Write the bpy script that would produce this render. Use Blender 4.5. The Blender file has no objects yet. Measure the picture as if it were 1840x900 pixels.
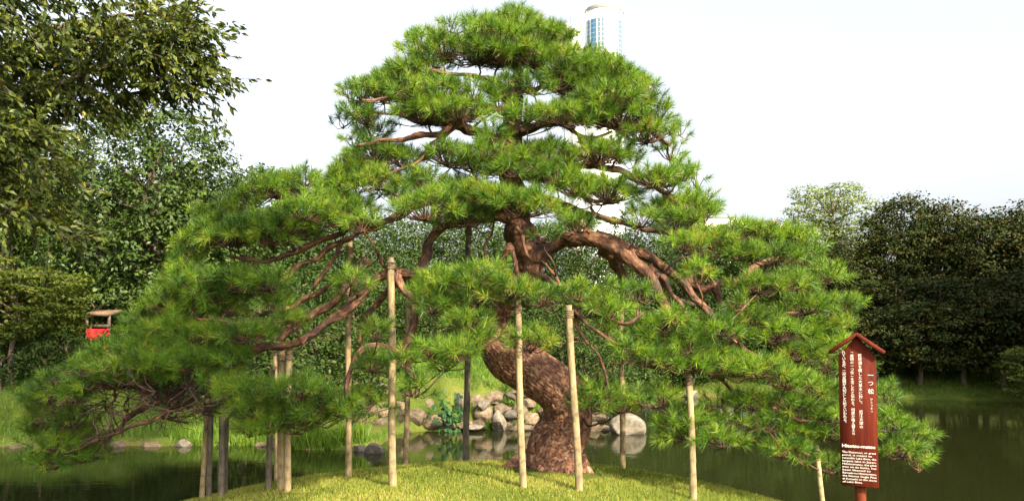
import bpy, bmesh, math
import numpy as np
from mathutils import Vector, Matrix

# ------------------------------------------------------------------ camera, sky, sun, exposure
sc = bpy.context.scene
F, U0, V_HOR, PITCH = 1444.0, 920.0, 600.0, math.radians(3.0)
EYE = 1.6
V_AX = V_HOR - F * math.tan(PITCH)
cam_d = bpy.data.cameras.new('camera')
cam = bpy.data.objects.new('camera', cam_d)
sc.collection.objects.link(cam)
cam.location = (0, 0, EYE)
cam.rotation_euler = (math.radians(90) + PITCH, 0, 0)
cam_d.sensor_width = 36.0
cam_d.lens = F / 1840.0 * 36.0
cam_d.shift_y = (V_AX - 450.0) / 1840.0
cam_d.clip_end = 3000
sc.camera = cam

SUN_AZ = math.atan2(0.55, -0.83)          # towards the sun: behind the camera, to the right
SUN_EL = math.radians(36)
w = bpy.data.worlds.new('World'); sc.world = w; w.use_nodes = True
nt = w.node_tree; nt.nodes.clear()
o_ = nt.nodes.new('ShaderNodeOutputWorld'); bg_ = nt.nodes.new('ShaderNodeBackground')
sky_ = nt.nodes.new('ShaderNodeTexSky'); hs_ = nt.nodes.new('ShaderNodeHueSaturation')
sky_.sky_type = 'NISHITA'; sky_.sun_disc = False
sky_.sun_elevation = SUN_EL; sky_.sun_rotation = SUN_AZ
sky_.air_density = 1.0; sky_.dust_density = 6.0; sky_.ozone_density = 1.0
hs_.inputs['Saturation'].default_value = 0.35      # milky late-summer haze
nt.links.new(sky_.outputs[0], hs_.inputs['Color']); nt.links.new(hs_.outputs[0], bg_.inputs[0])
bg_.inputs[1].default_value = 0.15
nt.links.new(bg_.outputs[0], o_.inputs[0])

sd = bpy.data.lights.new('sun', 'SUN'); so = bpy.data.objects.new('sun', sd); sc.collection.objects.link(so)
sd.energy = 4.8; sd.angle = math.radians(0.5); sd.color = (1.0, 0.88, 0.66)
S = Vector((math.sin(SUN_AZ) * math.cos(SUN_EL), math.cos(SUN_AZ) * math.cos(SUN_EL), math.sin(SUN_EL)))
so.rotation_euler = S.to_track_quat('Z', 'Y').to_euler(); so.location = S * 50
vs = sc.view_settings
vs.view_transform = 'Standard'; vs.look = 'None'; vs.exposure = 1.5; vs.gamma = 1.0
vs.use_curve_mapping = False
sc.cycles.max_bounces = 6; sc.cycles.diffuse_bounces = 3; sc.cycles.transmission_bounces = 4
sc.cycles.transparent_max_bounces = 4; sc.cycles.use_denoising = True
sc.cycles.caustics_reflective = False; sc.cycles.caustics_refractive = False

# ------------------------------------------------------------------ helpers
C = sc.collection
R = np.random.default_rng(7)
def ray(u, v):
    a, b = (u - U0) / F, (V_AX - v) / F
    c, s = math.cos(PITCH), math.sin(PITCH)
    return np.array([a, c - b * s, s + b * c])
def P(u, v, d):                       # point on the ray of a photo pixel, at world depth y = d
    r = ray(u, v)
    return np.array([0, 0, EYE]) + r * (d / r[1])
def npmesh(name, V, faces, tint=None, mat=None, smooth=False):
    V = np.asarray(V, dtype=np.float32).reshape(-1, 3)
    me = bpy.data.meshes.new(name)
    if not isinstance(faces, list): faces = [faces]
    faces = [np.asarray(f, dtype=np.int32) for f in faces if len(f)]
    me.vertices.add(len(V)); me.vertices.foreach_set('co', V.ravel())
    nl = sum(f.size for f in faces); npoly = sum(len(f) for f in faces)
    me.loops.add(nl); me.polygons.add(npoly)
    me.loops.foreach_set('vertex_index', np.concatenate([f.ravel() for f in faces]))
    tot = np.concatenate([np.full(len(f), f.shape[1]) for f in faces]).astype(np.int32)
    st = np.concatenate([[0], np.cumsum(tot)[:-1]]).astype(np.int32)
    me.polygons.foreach_set('loop_start', st)
    me.polygons.foreach_set('loop_total', tot)
    if smooth: me.polygons.foreach_set('use_smooth', np.ones(npoly, dtype=bool))
    me.update(calc_edges=True)
    if tint is not None:
        at = me.attributes.new('tint', 'FLOAT', 'POINT')
        at.data.foreach_set('value', np.asarray(tint, dtype=np.float32))
    if mat is not None: me.materials.append(mat)
    return me
def link(name, me, parent=None, loc=(0, 0, 0)):
    o = bpy.data.objects.new(name, me); C.objects.link(o); o.location = loc
    if parent is not None: o.parent = parent
    return o
def tag(o, label=None, cat=None, group=None, kind=None):
    if label: o['label'] = label
    if cat: o['category'] = cat
    if group: o['group'] = group
    if kind: o['kind'] = kind
    return o
def empty(name, loc, rz=0.0):
    o = bpy.data.objects.new(name, None); C.objects.link(o); o.location = loc; o.rotation_euler = (0, 0, rz)
    o.empty_display_size = 0.2
    return o
class MB:                              # collects shapes for one mesh
    def __init__(s): s.V = []; s.Q = []; s.T = []; s.t = []; s.n = 0
    def add(s, V, Q=None, T=None, t=0.5):
        V = np.asarray(V, float)
        if Q is not None and len(Q): s.Q.append(np.asarray(Q) + s.n)
        if T is not None and len(T): s.T.append(np.asarray(T) + s.n)
        s.V.append(V); s.t.append(np.full(len(V), t) if np.isscalar(t) else t); s.n += len(V)
    def box(s, x0, x1, y0, y1, z0, z1, t=0.5):
        V = [(x, y, z) for z in (z0, z1) for y in (y0, y1) for x in (x0, x1)]
        s.add(V, Q=[(0, 2, 3, 1), (4, 5, 7, 6), (0, 1, 5, 4), (2, 6, 7, 3), (0, 4, 6, 2), (1, 3, 7, 5)], t=t)
    def mesh(s, name, mat, smooth=False):
        f = []
        if s.Q: f.append(np.concatenate(s.Q))
        if s.T: f.append(np.concatenate(s.T))
        return npmesh(name, np.concatenate(s.V), f, np.concatenate(s.t), mat, smooth)
def nrm(a): return a / np.maximum(np.linalg.norm(a, axis=-1, keepdims=True), 1e-9)
def resample(pts, rad, step):
    pts = np.asarray(pts, float); rad = np.asarray(rad, float)
    n = len(pts)
    if n == 2:
        L = np.linalg.norm(pts[1] - pts[0]); k = max(2, int(L / step) + 1); t = np.linspace(0, 1, k)[:, None]
        return pts[0] * (1 - t) + pts[1] * t, rad[0] * (1 - t[:, 0]) + rad[1] * t[:, 0]
    ext = np.vstack([2 * pts[0] - pts[1], pts, 2 * pts[-1] - pts[-2]])
    out, ro = [], []
    for i in range(n - 1):
        p0, p1, p2, p3 = ext[i:i + 4]
        k = max(1, int(np.linalg.norm(p2 - p1) / step))
        for t in np.arange(k) / k:
            out.append(0.5 * (2 * p1 + (p2 - p0) * t + (2 * p0 - 5 * p1 + 4 * p2 - p3) * t * t + (3 * p1 - p0 - 3 * p2 + p3) * t ** 3))
            ro.append(rad[i] * (1 - t) + rad[i + 1] * t)
    out.append(pts[-1]); ro.append(rad[-1])
    return np.array(out), np.array(ro)
def tube(pts, rad, sides, disp=None, cap=True):
    """rings along a path; returns verts, quads, tris"""
    pts = np.asarray(pts, float); n = len(pts)
    tg = nrm(np.gradient(pts, axis=0))
    ref = np.array([0.0, 1.0, 0.0]) if abs(tg[0][1]) < 0.9 else np.array([1.0, 0, 0])
    nn = nrm(np.cross(tg[0], ref)); fr = []
    for i in range(n):
        nn = nrm(nn - tg[i] * np.dot(nn, tg[i])); fr.append(nn)
    N = np.array(fr); B = np.cross(tg, N)
    a = np.arange(sides) / sides * 2 * np.pi
    rr = np.asarray(rad)[:, None] * np.ones((1, sides))
    if disp is not None: rr = rr + disp
    V = pts[:, None, :] + rr[:, :, None] * (np.cos(a)[None, :, None] * N[:, None, :] + np.sin(a)[None, :, None] * B[:, None, :])
    V = V.reshape(-1, 3)
    i = np.arange(n - 1)[:, None] * sides; j = np.arange(sides)[None, :]; k = (j + 1) % sides
    Q = np.stack([i + j, i + k, i + sides + k, i + sides + j], -1).reshape(-1, 4)
    T = np.zeros((0, 3), int)
    if cap:
        V = np.vstack([V, pts[0], pts[-1]]); a0 = n * sides; jj = np.arange(sides); kk = (jj + 1) % sides
        T = np.vstack([np.stack([np.full(sides, a0), kk, jj], -1), np.stack([np.full(sides, a0 + 1), (n - 1) * sides + jj, (n - 1) * sides + kk], -1)])
    return V, Q, T
def vor2(x, y, seed=0):
    """F1, F2 and a cell value of a jittered grid, numpy"""
    xi, yi = np.floor(x), np.floor(y)
    f1 = np.full(x.shape, 9.0); f2 = np.full(x.shape, 9.0); cv = np.zeros(x.shape)
    def h(a, b, k): return np.modf(np.abs(np.sin(a * 127.1 + b * 311.7 + k * 74.7 + seed) * 43758.5453))[0]
    for dx in (-1, 0, 1):
        for dy in (-1, 0, 1):
            cx, cy = xi + dx, yi + dy
            d = np.hypot(cx + 0.08 + 0.84 * h(cx, cy, 1) - x, cy + 0.08 + 0.84 * h(cx, cy, 2) - y)
            v = h(cx, cy, 3)
            near = d < f1
            f2 = np.where(near, f1, np.minimum(f2, d)); cv = np.where(near, v, cv); f1 = np.where(near, d, f1)
    return f1, f2, cv
def smooth(a, b, x):
    t = np.clip((np.asarray(x, float) - a) / (b - a), 0, 1); return t * t * (3 - 2 * t)

# ------------------------------------------------------------------ materials
def new_mat(name):
    m = bpy.data.materials.new(name); m.use_nodes = True
    t = m.node_tree; t.nodes.clear()
    out = t.nodes.new('ShaderNodeOutputMaterial'); p = t.nodes.new('ShaderNodeBsdfPrincipled')
    t.links.new(p.outputs[0], out.inputs[0])
    return m, t, p, out
def nd(t, typ, **kw):
    n = t.nodes.new(typ)
    for k, v in kw.items():
        if k in n.inputs: n.inputs[k].default_value = v
        else: setattr(n, k, v)
    return n
def ramp(t, src, stops):
    r = t.nodes.new('ShaderNodeValToRGB'); e = r.color_ramp.elements
    while len(e) < len(stops): e.new(0.5)
    for i, (p, c) in enumerate(stops): e[i].position = p; e[i].color = (*c, 1)
    t.links.new(src, r.inputs[0]); return r.outputs[0]
def mixc(t, fac, a, b, mode='MIX'):
    m = t.nodes.new('ShaderNodeMix'); m.data_type = 'RGBA'; m.blend_type = mode
    for s, v in ((m.inputs[0], fac), (m.inputs[6], a), (m.inputs[7], b)):
        if isinstance(v, bpy.types.NodeSocket): t.links.new(v, s)
        elif isinstance(v, (int, float)): s.default_value = v
        else: s.default_value = (*v, 1)
    return m.outputs[2]
def coords(t, scale=(1, 1, 1), kind='Object'):
    tc = t.nodes.new('ShaderNodeTexCoord'); mp = t.nodes.new('ShaderNodeMapping'); mp.inputs['Scale'].default_value = scale
    t.links.new(tc.outputs[kind], mp.inputs[0]); return mp.outputs[0]
def noise(t, co, scale, detail=4, rough=0.55):
    n = nd(t, 'ShaderNodeTexNoise', Scale=scale, Detail=detail, Roughness=rough); t.links.new(co, n.inputs['Vector']); return n.outputs[0]
def bump(t, p, h, dist=0.01, strength=0.6):
    b = nd(t, 'ShaderNodeBump', Strength=strength, Distance=dist); t.links.new(h, b.inputs['Height']); t.links.new(b.outputs[0], p.inputs['Normal'])
def leaf_mat(name, stops, trans=0.3, rough=0.5, spec=0.3, tcol=None, var=0.25):
    m, t, p, out = new_mat(name)
    at = nd(t, 'ShaderNodeAttribute', attribute_name='tint')
    col = ramp(t, at.outputs['Fac'], stops)
    oi = t.nodes.new('ShaderNodeObjectInfo')
    hv = nd(t, 'ShaderNodeHueSaturation')
    mr = nd(t, 'ShaderNodeMapRange'); mr.inputs['To Min'].default_value = 1 - var; mr.inputs['To Max'].default_value = 1 + var
    t.links.new(oi.outputs['Random'], mr.inputs[0]); t.links.new(mr.outputs[0], hv.inputs['Value']); t.links.new(col, hv.inputs['Color'])
    t.links.new(hv.outputs[0], p.inputs['Base Color'])
    p.inputs['Roughness'].default_value = rough; p.inputs['Specular IOR Level'].default_value = spec
    tr = t.nodes.new('ShaderNodeBsdfTranslucent'); mx = t.nodes.new('ShaderNodeMixShader'); mx.inputs[0].default_value = trans
    tc = mixc(t, 1.0, hv.outputs[0], tcol or (1.5, 1.35, 0.6), 'MULTIPLY')
    t.links.new(tc, tr.inputs[0])
    t.links.new(p.outputs[0], mx.inputs[1]); t.links.new(tr.outputs[0], mx.inputs[2]); t.links.new(mx.outputs[0], out.inputs[0])
    return m
def wood_mat(name, c1, c2, c3, scale=(6, 6, 1.2), rough=0.85, bd=0.004, spot=None):
    m, t, p, out = new_mat(name)
    co = coords(t, scale)
    n = noise(t, co, 4, 6); col = ramp(t, n, [(0.3, c1), (0.5, c2), (0.72, c3)])
    if spot:
        co2 = coords(t, (1, 1, 1)); n2 = noise(t, co2, 9, 3)
        f = ramp(t, n2, [(0.52, (0, 0, 0)), (0.68, (1, 1, 1))]); col = mixc(t, f, col, spot)
    oi = t.nodes.new('ShaderNodeObjectInfo'); hv = nd(t, 'ShaderNodeHueSaturation'); mr = nd(t, 'ShaderNodeMapRange')
    mr.inputs['To Min'].default_value = 0.7; mr.inputs['To Max'].default_value = 1.15
    t.links.new(oi.outputs['Random'], mr.inputs[0]); t.links.new(mr.outputs[0], hv.inputs['Value']); t.links.new(col, hv.inputs['Color'])
    t.links.new(hv.outputs[0], p.inputs['Base Color']); p.inputs['Roughness'].default_value = rough
    bump(t, p, noise(t, coords(t, (30, 30, 3)), 3, 5), bd, 0.7)
    return m
def plain_mat(name, c, rough=0.8, vary=0.2, scale=3.0, spec=0.3, metal=0.0):
    m, t, p, out = new_mat(name)
    n = noise(t, coords(t), scale, 5)
    col = ramp(t, n, [(0.3, tuple(x * (1 - vary) for x in c)), (0.7, tuple(min(1, x * (1 + vary)) for x in c))])
    t.links.new(col, p.inputs['Base Color']); p.inputs['Roughness'].default_value = rough
    p.inputs['Specular IOR Level'].default_value = spec; p.inputs['Metallic'].default_value = metal
    bump(t, p, noise(t, coords(t), scale * 6, 4), 0.01, 0.3)
    return m
M = {}
M['needle'] = leaf_mat('pine_needles', [(0.0, (0.030, 0.078, 0.008)), (0.45, (0.095, 0.190, 0.013)), (0.8, (0.185, 0.285, 0.018)), (1.0, (0.23, 0.16, 0.03))], 0.3, 0.45, 0.35, var=0.15)
M['cherry'] = leaf_mat('cherry_leaves', [(0.0, (0.022, 0.04, 0.006)), (0.5, (0.062, 0.085, 0.010)), (0.93, (0.12, 0.13, 0.013)), (0.97, (0.35, 0.26, 0.03)), (1.0, (0.4, 0.3, 0.04))], 0.25, 0.5, 0.3, var=0.05)
M['evergreen'] = leaf_mat('evergreen_leaves', [(0.0, (0.014, 0.030, 0.006)), (0.6, (0.040, 0.070, 0.011)), (1.0, (0.085, 0.115, 0.018))], 0.15, 0.5, 0.22, var=0.1)
M['maple'] = leaf_mat('maple_leaves', [(0.0, (0.032, 0.055, 0.009)), (0.6, (0.075, 0.10, 0.014)), (1.0, (0.14, 0.14, 0.02))], 0.35, 0.55, 0.2, var=0.1)
M['dark'] = leaf_mat('dark_leaves', [(0.0, (0.010, 0.020, 0.005)), (0.5, (0.024, 0.036, 0.008)), (1.0, (0.085, 0.062, 0.014))], 0.12, 0.6, 0.08, var=0.12)
M['midgreen'] = leaf_mat('mid_green_leaves', [(0.0, (0.014, 0.032, 0.006)), (0.6, (0.034, 0.062, 0.010)), (1.0, (0.075, 0.098, 0.016))], 0.2, 0.6, 0.15, var=0.15)
M['pale'] = leaf_mat('pale_leaves', [(0.0, (0.08, 0.12, 0.03)), (1.0, (0.17, 0.21, 0.06))], 0.35, 0.5, 0.3, var=0.05)
M['grass'] = leaf_mat('lawn_grass', [(0.0, (0.07, 0.11, 0.012)), (0.5, (0.17, 0.21, 0.025)), (0.85, (0.29, 0.30, 0.05)), (1.0, (0.40, 0.30, 0.10))], 0.3, 0.6, 0.2, var=0.0)
M['reed'] = leaf_mat('bank_grass', [(0.0, (0.045, 0.09, 0.01)), (0.6, (0.09, 0.17, 0.014)), (1.0, (0.16, 0.24, 0.022))], 0.35, 0.5, 0.3, var=0.0)
M['ivy'] = leaf_mat('ivy_leaves', [(0.0, (0.010, 0.040, 0.010)), (1.0, (0.022, 0.07, 0.018))], 0.1, 0.55, 0.15, var=0.0)
M['pole'] = wood_mat('weathered_pole', (0.15, 0.105, 0.046), (0.29, 0.21, 0.10), (0.42, 0.315, 0.165), spot=(0.10, 0.076, 0.04))
M['darkpole'] = wood_mat('dark_pole', (0.05, 0.04, 0.027), (0.11, 0.088, 0.055), (0.2, 0.16, 0.10), spot=(0.04, 0.035, 0.025))
M['rope'] = plain_mat('straw_rope', (0.13, 0.09, 0.05), 0.9, 0.4, 40)
M['bgbark'] = wood_mat('tree_bark', (0.05, 0.035, 0.022), (0.10, 0.072, 0.045), (0.19, 0.14, 0.085), (4, 4, 1))
M['signwood'] = wood_mat('stained_sign_wood', (0.045, 0.006, 0.003), (0.075, 0.010, 0.004), (0.11, 0.018, 0.007), (9, 9, 0.8), 0.75, 0.0015)
M['signpost'] = wood_mat('stained_post_wood', (0.09, 0.018, 0.007), (0.13, 0.028, 0.010), (0.18, 0.045, 0.017), (9, 9, 0.8), 0.6, 0.0015)
for q in ('signwood', 'signpost'):
    for n_ in M[q].node_tree.nodes:
        if n_.type == 'BSDF_PRINCIPLED': n_.inputs['Specular IOR Level'].default_value = 0.12
M['paint'] = plain_mat('white_paint', (0.72, 0.68, 0.58), 0.6, 0.04, 30)
M['red'] = plain_mat('red_cloth', (0.62, 0.02, 0.025), 0.8, 0.12, 8)
M['thatch'] = wood_mat('thatch', (0.06, 0.036, 0.018), (0.12, 0.075, 0.038), (0.19, 0.125, 0.065), (3, 20, 20))
M['tower'] = plain_mat('white_cladding', (0.80, 0.80, 0.80), 0.5, 0.03, 0.2)
M['beige'] = plain_mat('beige_render', (0.62, 0.56, 0.45), 0.8, 0.06, 0.5)
M['steel'] = plain_mat('dark_steel', (0.04, 0.045, 0.05), 0.5, 0.2, 1)
M['pinkstripe'] = plain_mat('red_stripe', (0.5, 0.2, 0.18), 0.7, 0.1, 1)
M['glassb'] = plain_mat('blue_glass', (0.05, 0.15, 0.27), 0.15, 0.15, 0.15, 0.6)
M['glassg'] = plain_mat('grey_glass', (0.12, 0.17, 0.2), 0.2, 0.2, 0.2, 0.6)
M['greyband'] = plain_mat('grey_rim', (0.22, 0.22, 0.2), 0.6, 0.05, 0.2)

def stone_mat(name, c1, c2, c3, moss):
    m, t, p, out = new_mat(name)
    co = coords(t, kind='Object'); oi = t.nodes.new('ShaderNodeObjectInfo')
    col = ramp(t, noise(t, co, 2.5, 7, 0.65), [(0.3, c1), (0.5, c2), (0.7, c3)])
    hv = nd(t, 'ShaderNodeHueSaturation'); mr = nd(t, 'ShaderNodeMapRange'); mr.inputs['To Min'].default_value = 0.6; mr.inputs['To Max'].default_value = 1.5
    t.links.new(oi.outputs['Random'], mr.inputs[0]); t.links.new(mr.outputs[0], hv.inputs['Value']); t.links.new(col, hv.inputs['Color'])
    f = ramp(t, noise(t, co, 3.7, 4), [(0.55, (0, 0, 0)), (0.72, (1, 1, 1))])
    cc = mixc(t, f, hv.outputs[0], moss)
    t.links.new(cc, p.inputs['Base Color']); p.inputs['Roughness'].default_value = 0.9
    bump(t, p, noise(t, co, 14, 8, 0.7), 0.04, 0.9)
    return m
M['stone'] = stone_mat('garden_stone', (0.045, 0.030, 0.018), (0.12, 0.082, 0.048), (0.20, 0.15, 0.092), (0.055, 0.065, 0.014))
M['palestone'] = stone_mat('pale_stone', (0.06, 0.048, 0.034), (0.14, 0.115, 0.082), (0.25, 0.21, 0.155), (0.075, 0.075, 0.028))

def bark_mat(name, young):
    m, t, p, out = new_mat(name)
    at = nd(t, 'ShaderNodeAttribute', attribute_name='tint')
    if young: st = [(0.0, (0.022, 0.011, 0.007)), (0.35, (0.085, 0.036, 0.018)), (0.7, (0.19, 0.085, 0.038)), (1.0, (0.30, 0.16, 0.08))]
    else: st = [(0.0, (0.022, 0.008, 0.005)), (0.3, (0.095, 0.034, 0.016)), (0.6, (0.19, 0.088, 0.045)), (1.0, (0.36, 0.225, 0.14))]
    co = coords(t); n = noise(t, co, 18, 6)
    ma = nd(t, 'ShaderNodeMath', operation='MULTIPLY_ADD'); ma.inputs[1].default_value = 1.1; ma.inputs[2].default_value = -0.55
    t.links.new(n, ma.inputs[0]); ad = nd(t, 'ShaderNodeMath', operation='ADD'); t.links.new(ma.outputs[0], ad.inputs[0]); t.links.new(at.outputs['Fac'], ad.inputs[1])
    col = ramp(t, ad.outputs[0], st)
    pf = ramp(t, noise(t, co, 3.2, 3), [(0.38, (0.32, 0.30, 0.30)), (0.56, (1.05, 1.0, 0.95))]); col = mixc(t, 0.9 if young else 0.35, col, mixc(t, 1.0, col, pf, 'MULTIPLY'))
    t.links.new(col, p.inputs['Base Color']); p.inputs['Roughness'].default_value = 0.8
    bump(t, p, noise(t, co, 45, 6), 0.01, 0.6)
    return m
M['bark'] = bark_mat('pine_bark_plates', False); M['limb'] = bark_mat('pine_limb_bark', True)

def ground_mat():
    m, t, p, out = new_mat('mossy_ground')
    co = coords(t); n = noise(t, co, 0.9, 6, 0.6)
    col = ramp(t, n, [(0.3, (0.03, 0.045, 0.008)), (0.48, (0.06, 0.085, 0.012)), (0.62, (0.10, 0.11, 0.02)), (0.75, (0.12, 0.085, 0.035))])
    f = ramp(t, noise(t, co, 30, 4), [(0.35, (0.65, 0.65, 0.65)), (0.65, (1.2, 1.2, 1.2))])
    t.links.new(mixc(t, 1.0, col, f, 'MULTIPLY'), p.inputs['Base Color']); p.inputs['Roughness'].default_value = 0.95; p.inputs['Specular IOR Level'].default_value = 0.1
    bump(t, p, noise(t, co, 40, 5), 0.03, 0.8)
    return m
M['ground'] = ground_mat()
def water_mat():
    m, t, p, out = new_mat('pond_water')
    p.inputs['Base Color'].default_value = (0.011, 0.013, 0.0035, 1); p.inputs['Roughness'].default_value = 0.03; p.inputs['IOR'].default_value = 1.33
    p.inputs['Specular IOR Level'].default_value = 0.5
    n1 = noise(t, coords(t, (1, 2.2, 1)), 3.0, 3, 0.5)
    n2 = noise(t, coords(t, (1, 1, 1)), 0.35, 2, 0.5)
    a = nd(t, 'ShaderNodeMath', operation='MULTIPLY'); t.links.new(n1, a.inputs[0]); t.links.new(n2, a.inputs[1])
    bump(t, p, a.outputs[0], 0.02, 0.22)
    return m
M['water'] = water_mat()

# ------------------------------------------------------------------ terrain and pond
WATER = -0.8
SX = np.array([-200, -60, -20, -11, -7.2, -5.8, -4.2, -3.1, -2.85, -2.7, -1.67, 0.7, 1.5, 2.0, 2.6, 3.6, 7, 14, 19.7, 26, 32, 200.])
SY = np.array([12, 14, 16.2, 17.2, 17.5, 17.7, 17.0, 16.8, 17.4, 19.7, 20.1, 20.4, 20.6, 22, 26, 30, 31, 30.1, 28.2, 22, 8, 6.])
def shore(x): return np.interp(x, SX, SY)
def height(x, y):
    x = np.asarray(x, float); y = np.asarray(y, float)
    kx = np.where(x < 0, 0.030, 0.046)
    near = 0.03 - kx * x * x * smooth(4.0, 8.0, y) - 0.25 * np.maximum(0, y - 10.0) ** 1.25 * 1.2
    near = near - 0.02 * np.sin(x * 2.1 + 1) * np.cos(y * 1.7)
    near = np.maximum(near, -1.7)
    d = y - shore(x) + 0.12 * np.sin(x * 3.1) + 0.08 * np.sin(x * 7.3 + 1)
    wall = smooth(-3.0, -2.6, x) * (1 - smooth(1.2, 2.0, x))
    right = smooth(2.5, 5, x)
    far = -0.8 + np.where(d < 0, d * 0.8, 0.0)
    up_left = 0.16 * smooth(0, 0.3, d) + 1.15 * smooth(0.2, 3.4, d) + 0.05 * np.maximum(0, d - 3)
    up_wall = 1.25 * smooth(0.15, 0.9, d) + 0.32 * smooth(0.6, 3.0, d) + 0.06 * np.maximum(0, d - 3)
    up_right = 0.14 * smooth(0, 0.3, d) + 0.5 * smooth(0.2, 3.0, d) + 0.09 * np.maximum(0, d - 2)
    up = up_left * (1 - wall) * (1 - right) + up_wall * wall + up_right * right * (1 - wall)
    sp = smooth(-5.0, -4.4, x) * (1 - smooth(-2.75, -2.6, x))            # the low reed point in front of the stones
    up = up * (1 - sp) + sp * (0.13 * smooth(0, 0.3, d) + 1.1 * smooth(20.3, 21.1, y) + 0.3 * smooth(21, 23, y) + 0.06 * np.maximum(0, y - 23))
    up = np.minimum(up, 4.5 + 0 * d)
    far = np.maximum(far + np.where(d > 0, up, 0), -1.7)
    return np.maximum(near, far)
def axis(*segs):
    out = []
    for a, b, s in segs: out.append(np.arange(a, b, s))
    return np.concatenate(out)
gx = axis((-1500, -200, 130), (-200, -30, 10), (-30, -14, 1.0), (-14, -5, 0.25), (-5, 5.2, 0.12), (5.2, 14, 0.4), (14, 32, 0.8), (32, 200, 10), (200, 1501, 130))
gy = axis((-1500, -40, 130), (-40, -4, 4), (-4, 4, 0.5), (4, 13, 0.12), (13, 16, 0.4), (16, 24, 0.15), (24, 36, 0.4), (36, 60, 2), (60, 200, 12), (200, 1501, 130))
X, Y = np.meshgrid(gx, gy); Z = height(X, Y)
nx, ny = len(gx), len(gy)
i = np.arange(ny - 1)[:, None] * nx; j = np.arange(nx - 1)[None, :]
Q = np.stack([i + j, i + j + 1, i + nx + j + 1, i + nx + j], -1).reshape(-1, 4)
tag(link('ground', npmesh('ground', np.stack([X, Y, Z], -1), Q, mat=M['ground'], smooth=True)), kind='structure')
mb = MB(); mb.add([(-120, 3, WATER), (120, 3, WATER), (120, 60, WATER), (-120, 60, WATER)], Q=[(0, 1, 2, 3)])
tag(link('pond_water', mb.mesh('pond_water', M['water'])), kind='structure')
def ground_hit(u, v):
    r = ray(u, v); t = np.arange(3, 40, 0.02); p = np.array([0, 0, EYE])[None] + r[None] * t[:, None]
    k = np.argmax(p[:, 2] < height(p[:, 0], p[:, 1])); return p[k]

# ------------------------------------------------------------------ the trained pine
D0 = 9.6
PXM = F / D0
pine = empty('pine_tree', (0.45, D0, float(height(0.45, D0))))
tag(pine, 'wide old trained pine with crooked trunk and layered needle pads on grassy mound', 'tree')
PO = np.array(pine.location)
def plink(name, me, parent=pine):
    return link(name, me, parent)
def bark_disp(pts, rad, sides, cell, amp, seed=0):
    n = len(pts); s = np.concatenate([[0], np.cumsum(np.linalg.norm(np.diff(pts, axis=0), axis=1))])
    a = np.arange(sides) / sides * 2 * np.pi
    rm = np.mean(rad)
    per = max(4, round(2 * np.pi * rm / cell))
    th = (a / (2 * np.pi) * per)[None, :] + 0 * s[:, None]
    # wrap the pattern by blending two offsets near the seam on the far side
    sy = (s / (cell * 2.1))[:, None] + 0.35 * np.sin(a * 2 + 1)[None, :] + 0.15 * np.sin(a[None, :] * 7 + s[:, None] * 21) + 0.15 * np.sin(a[None, :] * 4 - s[:, None] * 37)
    thw = th + 0.25 * np.sin(s[:, None] * 23 + a[None, :] * 3) + 0.12 * np.sin(s[:, None] * 61 - a[None, :] * 5)
    f1, f2, cv = vor2(thw, sy, seed)
    edge = smooth(0.0, 0.24, f2 - f1)
    g1, g2, gv = vor2(thw * 2.3 + 7, sy * 2.1 + 3, seed + 5)
    fine = smooth(0.0, 0.25, g2 - g1)
    low = 0.5 * np.sin(a * 3 + 2.0 * s[:, None] * 2.2) + 0.5 * np.sin(a * 2 - s[:, None] * 3.1 + 1.3)
    disp = amp * (edge * (0.7 + 0.6 * cv) + 0.35 * fine - 0.8) + 0.06 * np.asarray(rad)[:, None] * low
    tint = np.clip(0.08 + edge * (0.16 + 0.34 * cv) + 0.28 * fine * edge * gv + 0.06 * fine, 0, 1)
    return disp, tint
NODES, NRAD = [], []
def px_path(lst, d=None):
    pts = np.array([P(q[0], q[1], (q[3] if len(q) > 3 else d)) for q in lst])
    rad = np.array([q[2] * (q[3] if len(q) > 3 else d) / F for q in lst])
    return pts, rad
def limb(lst, d=None, mat='limb', name='branch', sides=14, cell=0.045, amp=0.006, wig=0.012, seed=0):
    pts, rad = px_path(lst, d)
    pts, rad = resample(pts, rad, 0.03 if sides < 40 else 0.012)
    s = np.concatenate([[0], np.cumsum(np.linalg.norm(np.diff(pts, axis=0), axis=1))])
    if wig:
        ph = R.uniform(0, 6, 6)
        for k in range(3): pts[:, k] += wig * (np.sin(s * 7 + ph[k]) + 0.6 * np.sin(s * 15 + ph[k + 3])) * smooth(0, 0.3, s)
        rad = rad * (1 + 0.10 * np.sin(s * 11 + ph[0]) + 0.07 * np.sin(s * 27 + ph[1]))
    dsp, tint = bark_disp(pts, rad, sides, cell, amp, seed)
    V, Qd, T = tube(pts, rad, sides, dsp)
    tint = np.concatenate([tint.ravel(), [0.8, 0.8]])
    me = npmesh(name, V - PO, [Qd, T], tint, M[mat], smooth=True)
    o = plink(name, me)
    for k in range(0, len(pts), 4 if sides < 40 else 10): NODES.append(pts[k]); NRAD.append(rad[k])
    return o
TR = [(1000, 852, 58), (1000, 828, 54), (1003, 797, 50), (1018, 765, 45), (1019, 735, 43), (1005, 704, 43), (978, 682, 42), (946, 661, 42), (912, 640, 40), (890, 614, 31),
      (888, 586, 22), (903, 550, 19), (928, 515, 19), (950, 485, 22), (953, 460, 29), (940, 430, 28), (932, 400, 27), (925, 365, 24), (918, 320, 21), (915, 270, 20),
      (918, 225, 17), (925, 180, 14), (932, 130, 10), (935, 85, 7), (935, 48, 4)]
TD = np.interp(np.arange(len(TR)), [0, 6, 10, 14, 24], [9.6, 9.45, 9.7, 9.5, 9.6])
lower = [(u, v, h, d) for (u, v, h), d in zip(TR[:12], TD)]
upper = [(u, v, h, d) for (u, v, h), d in zip(TR, TD)][11:]
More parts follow.
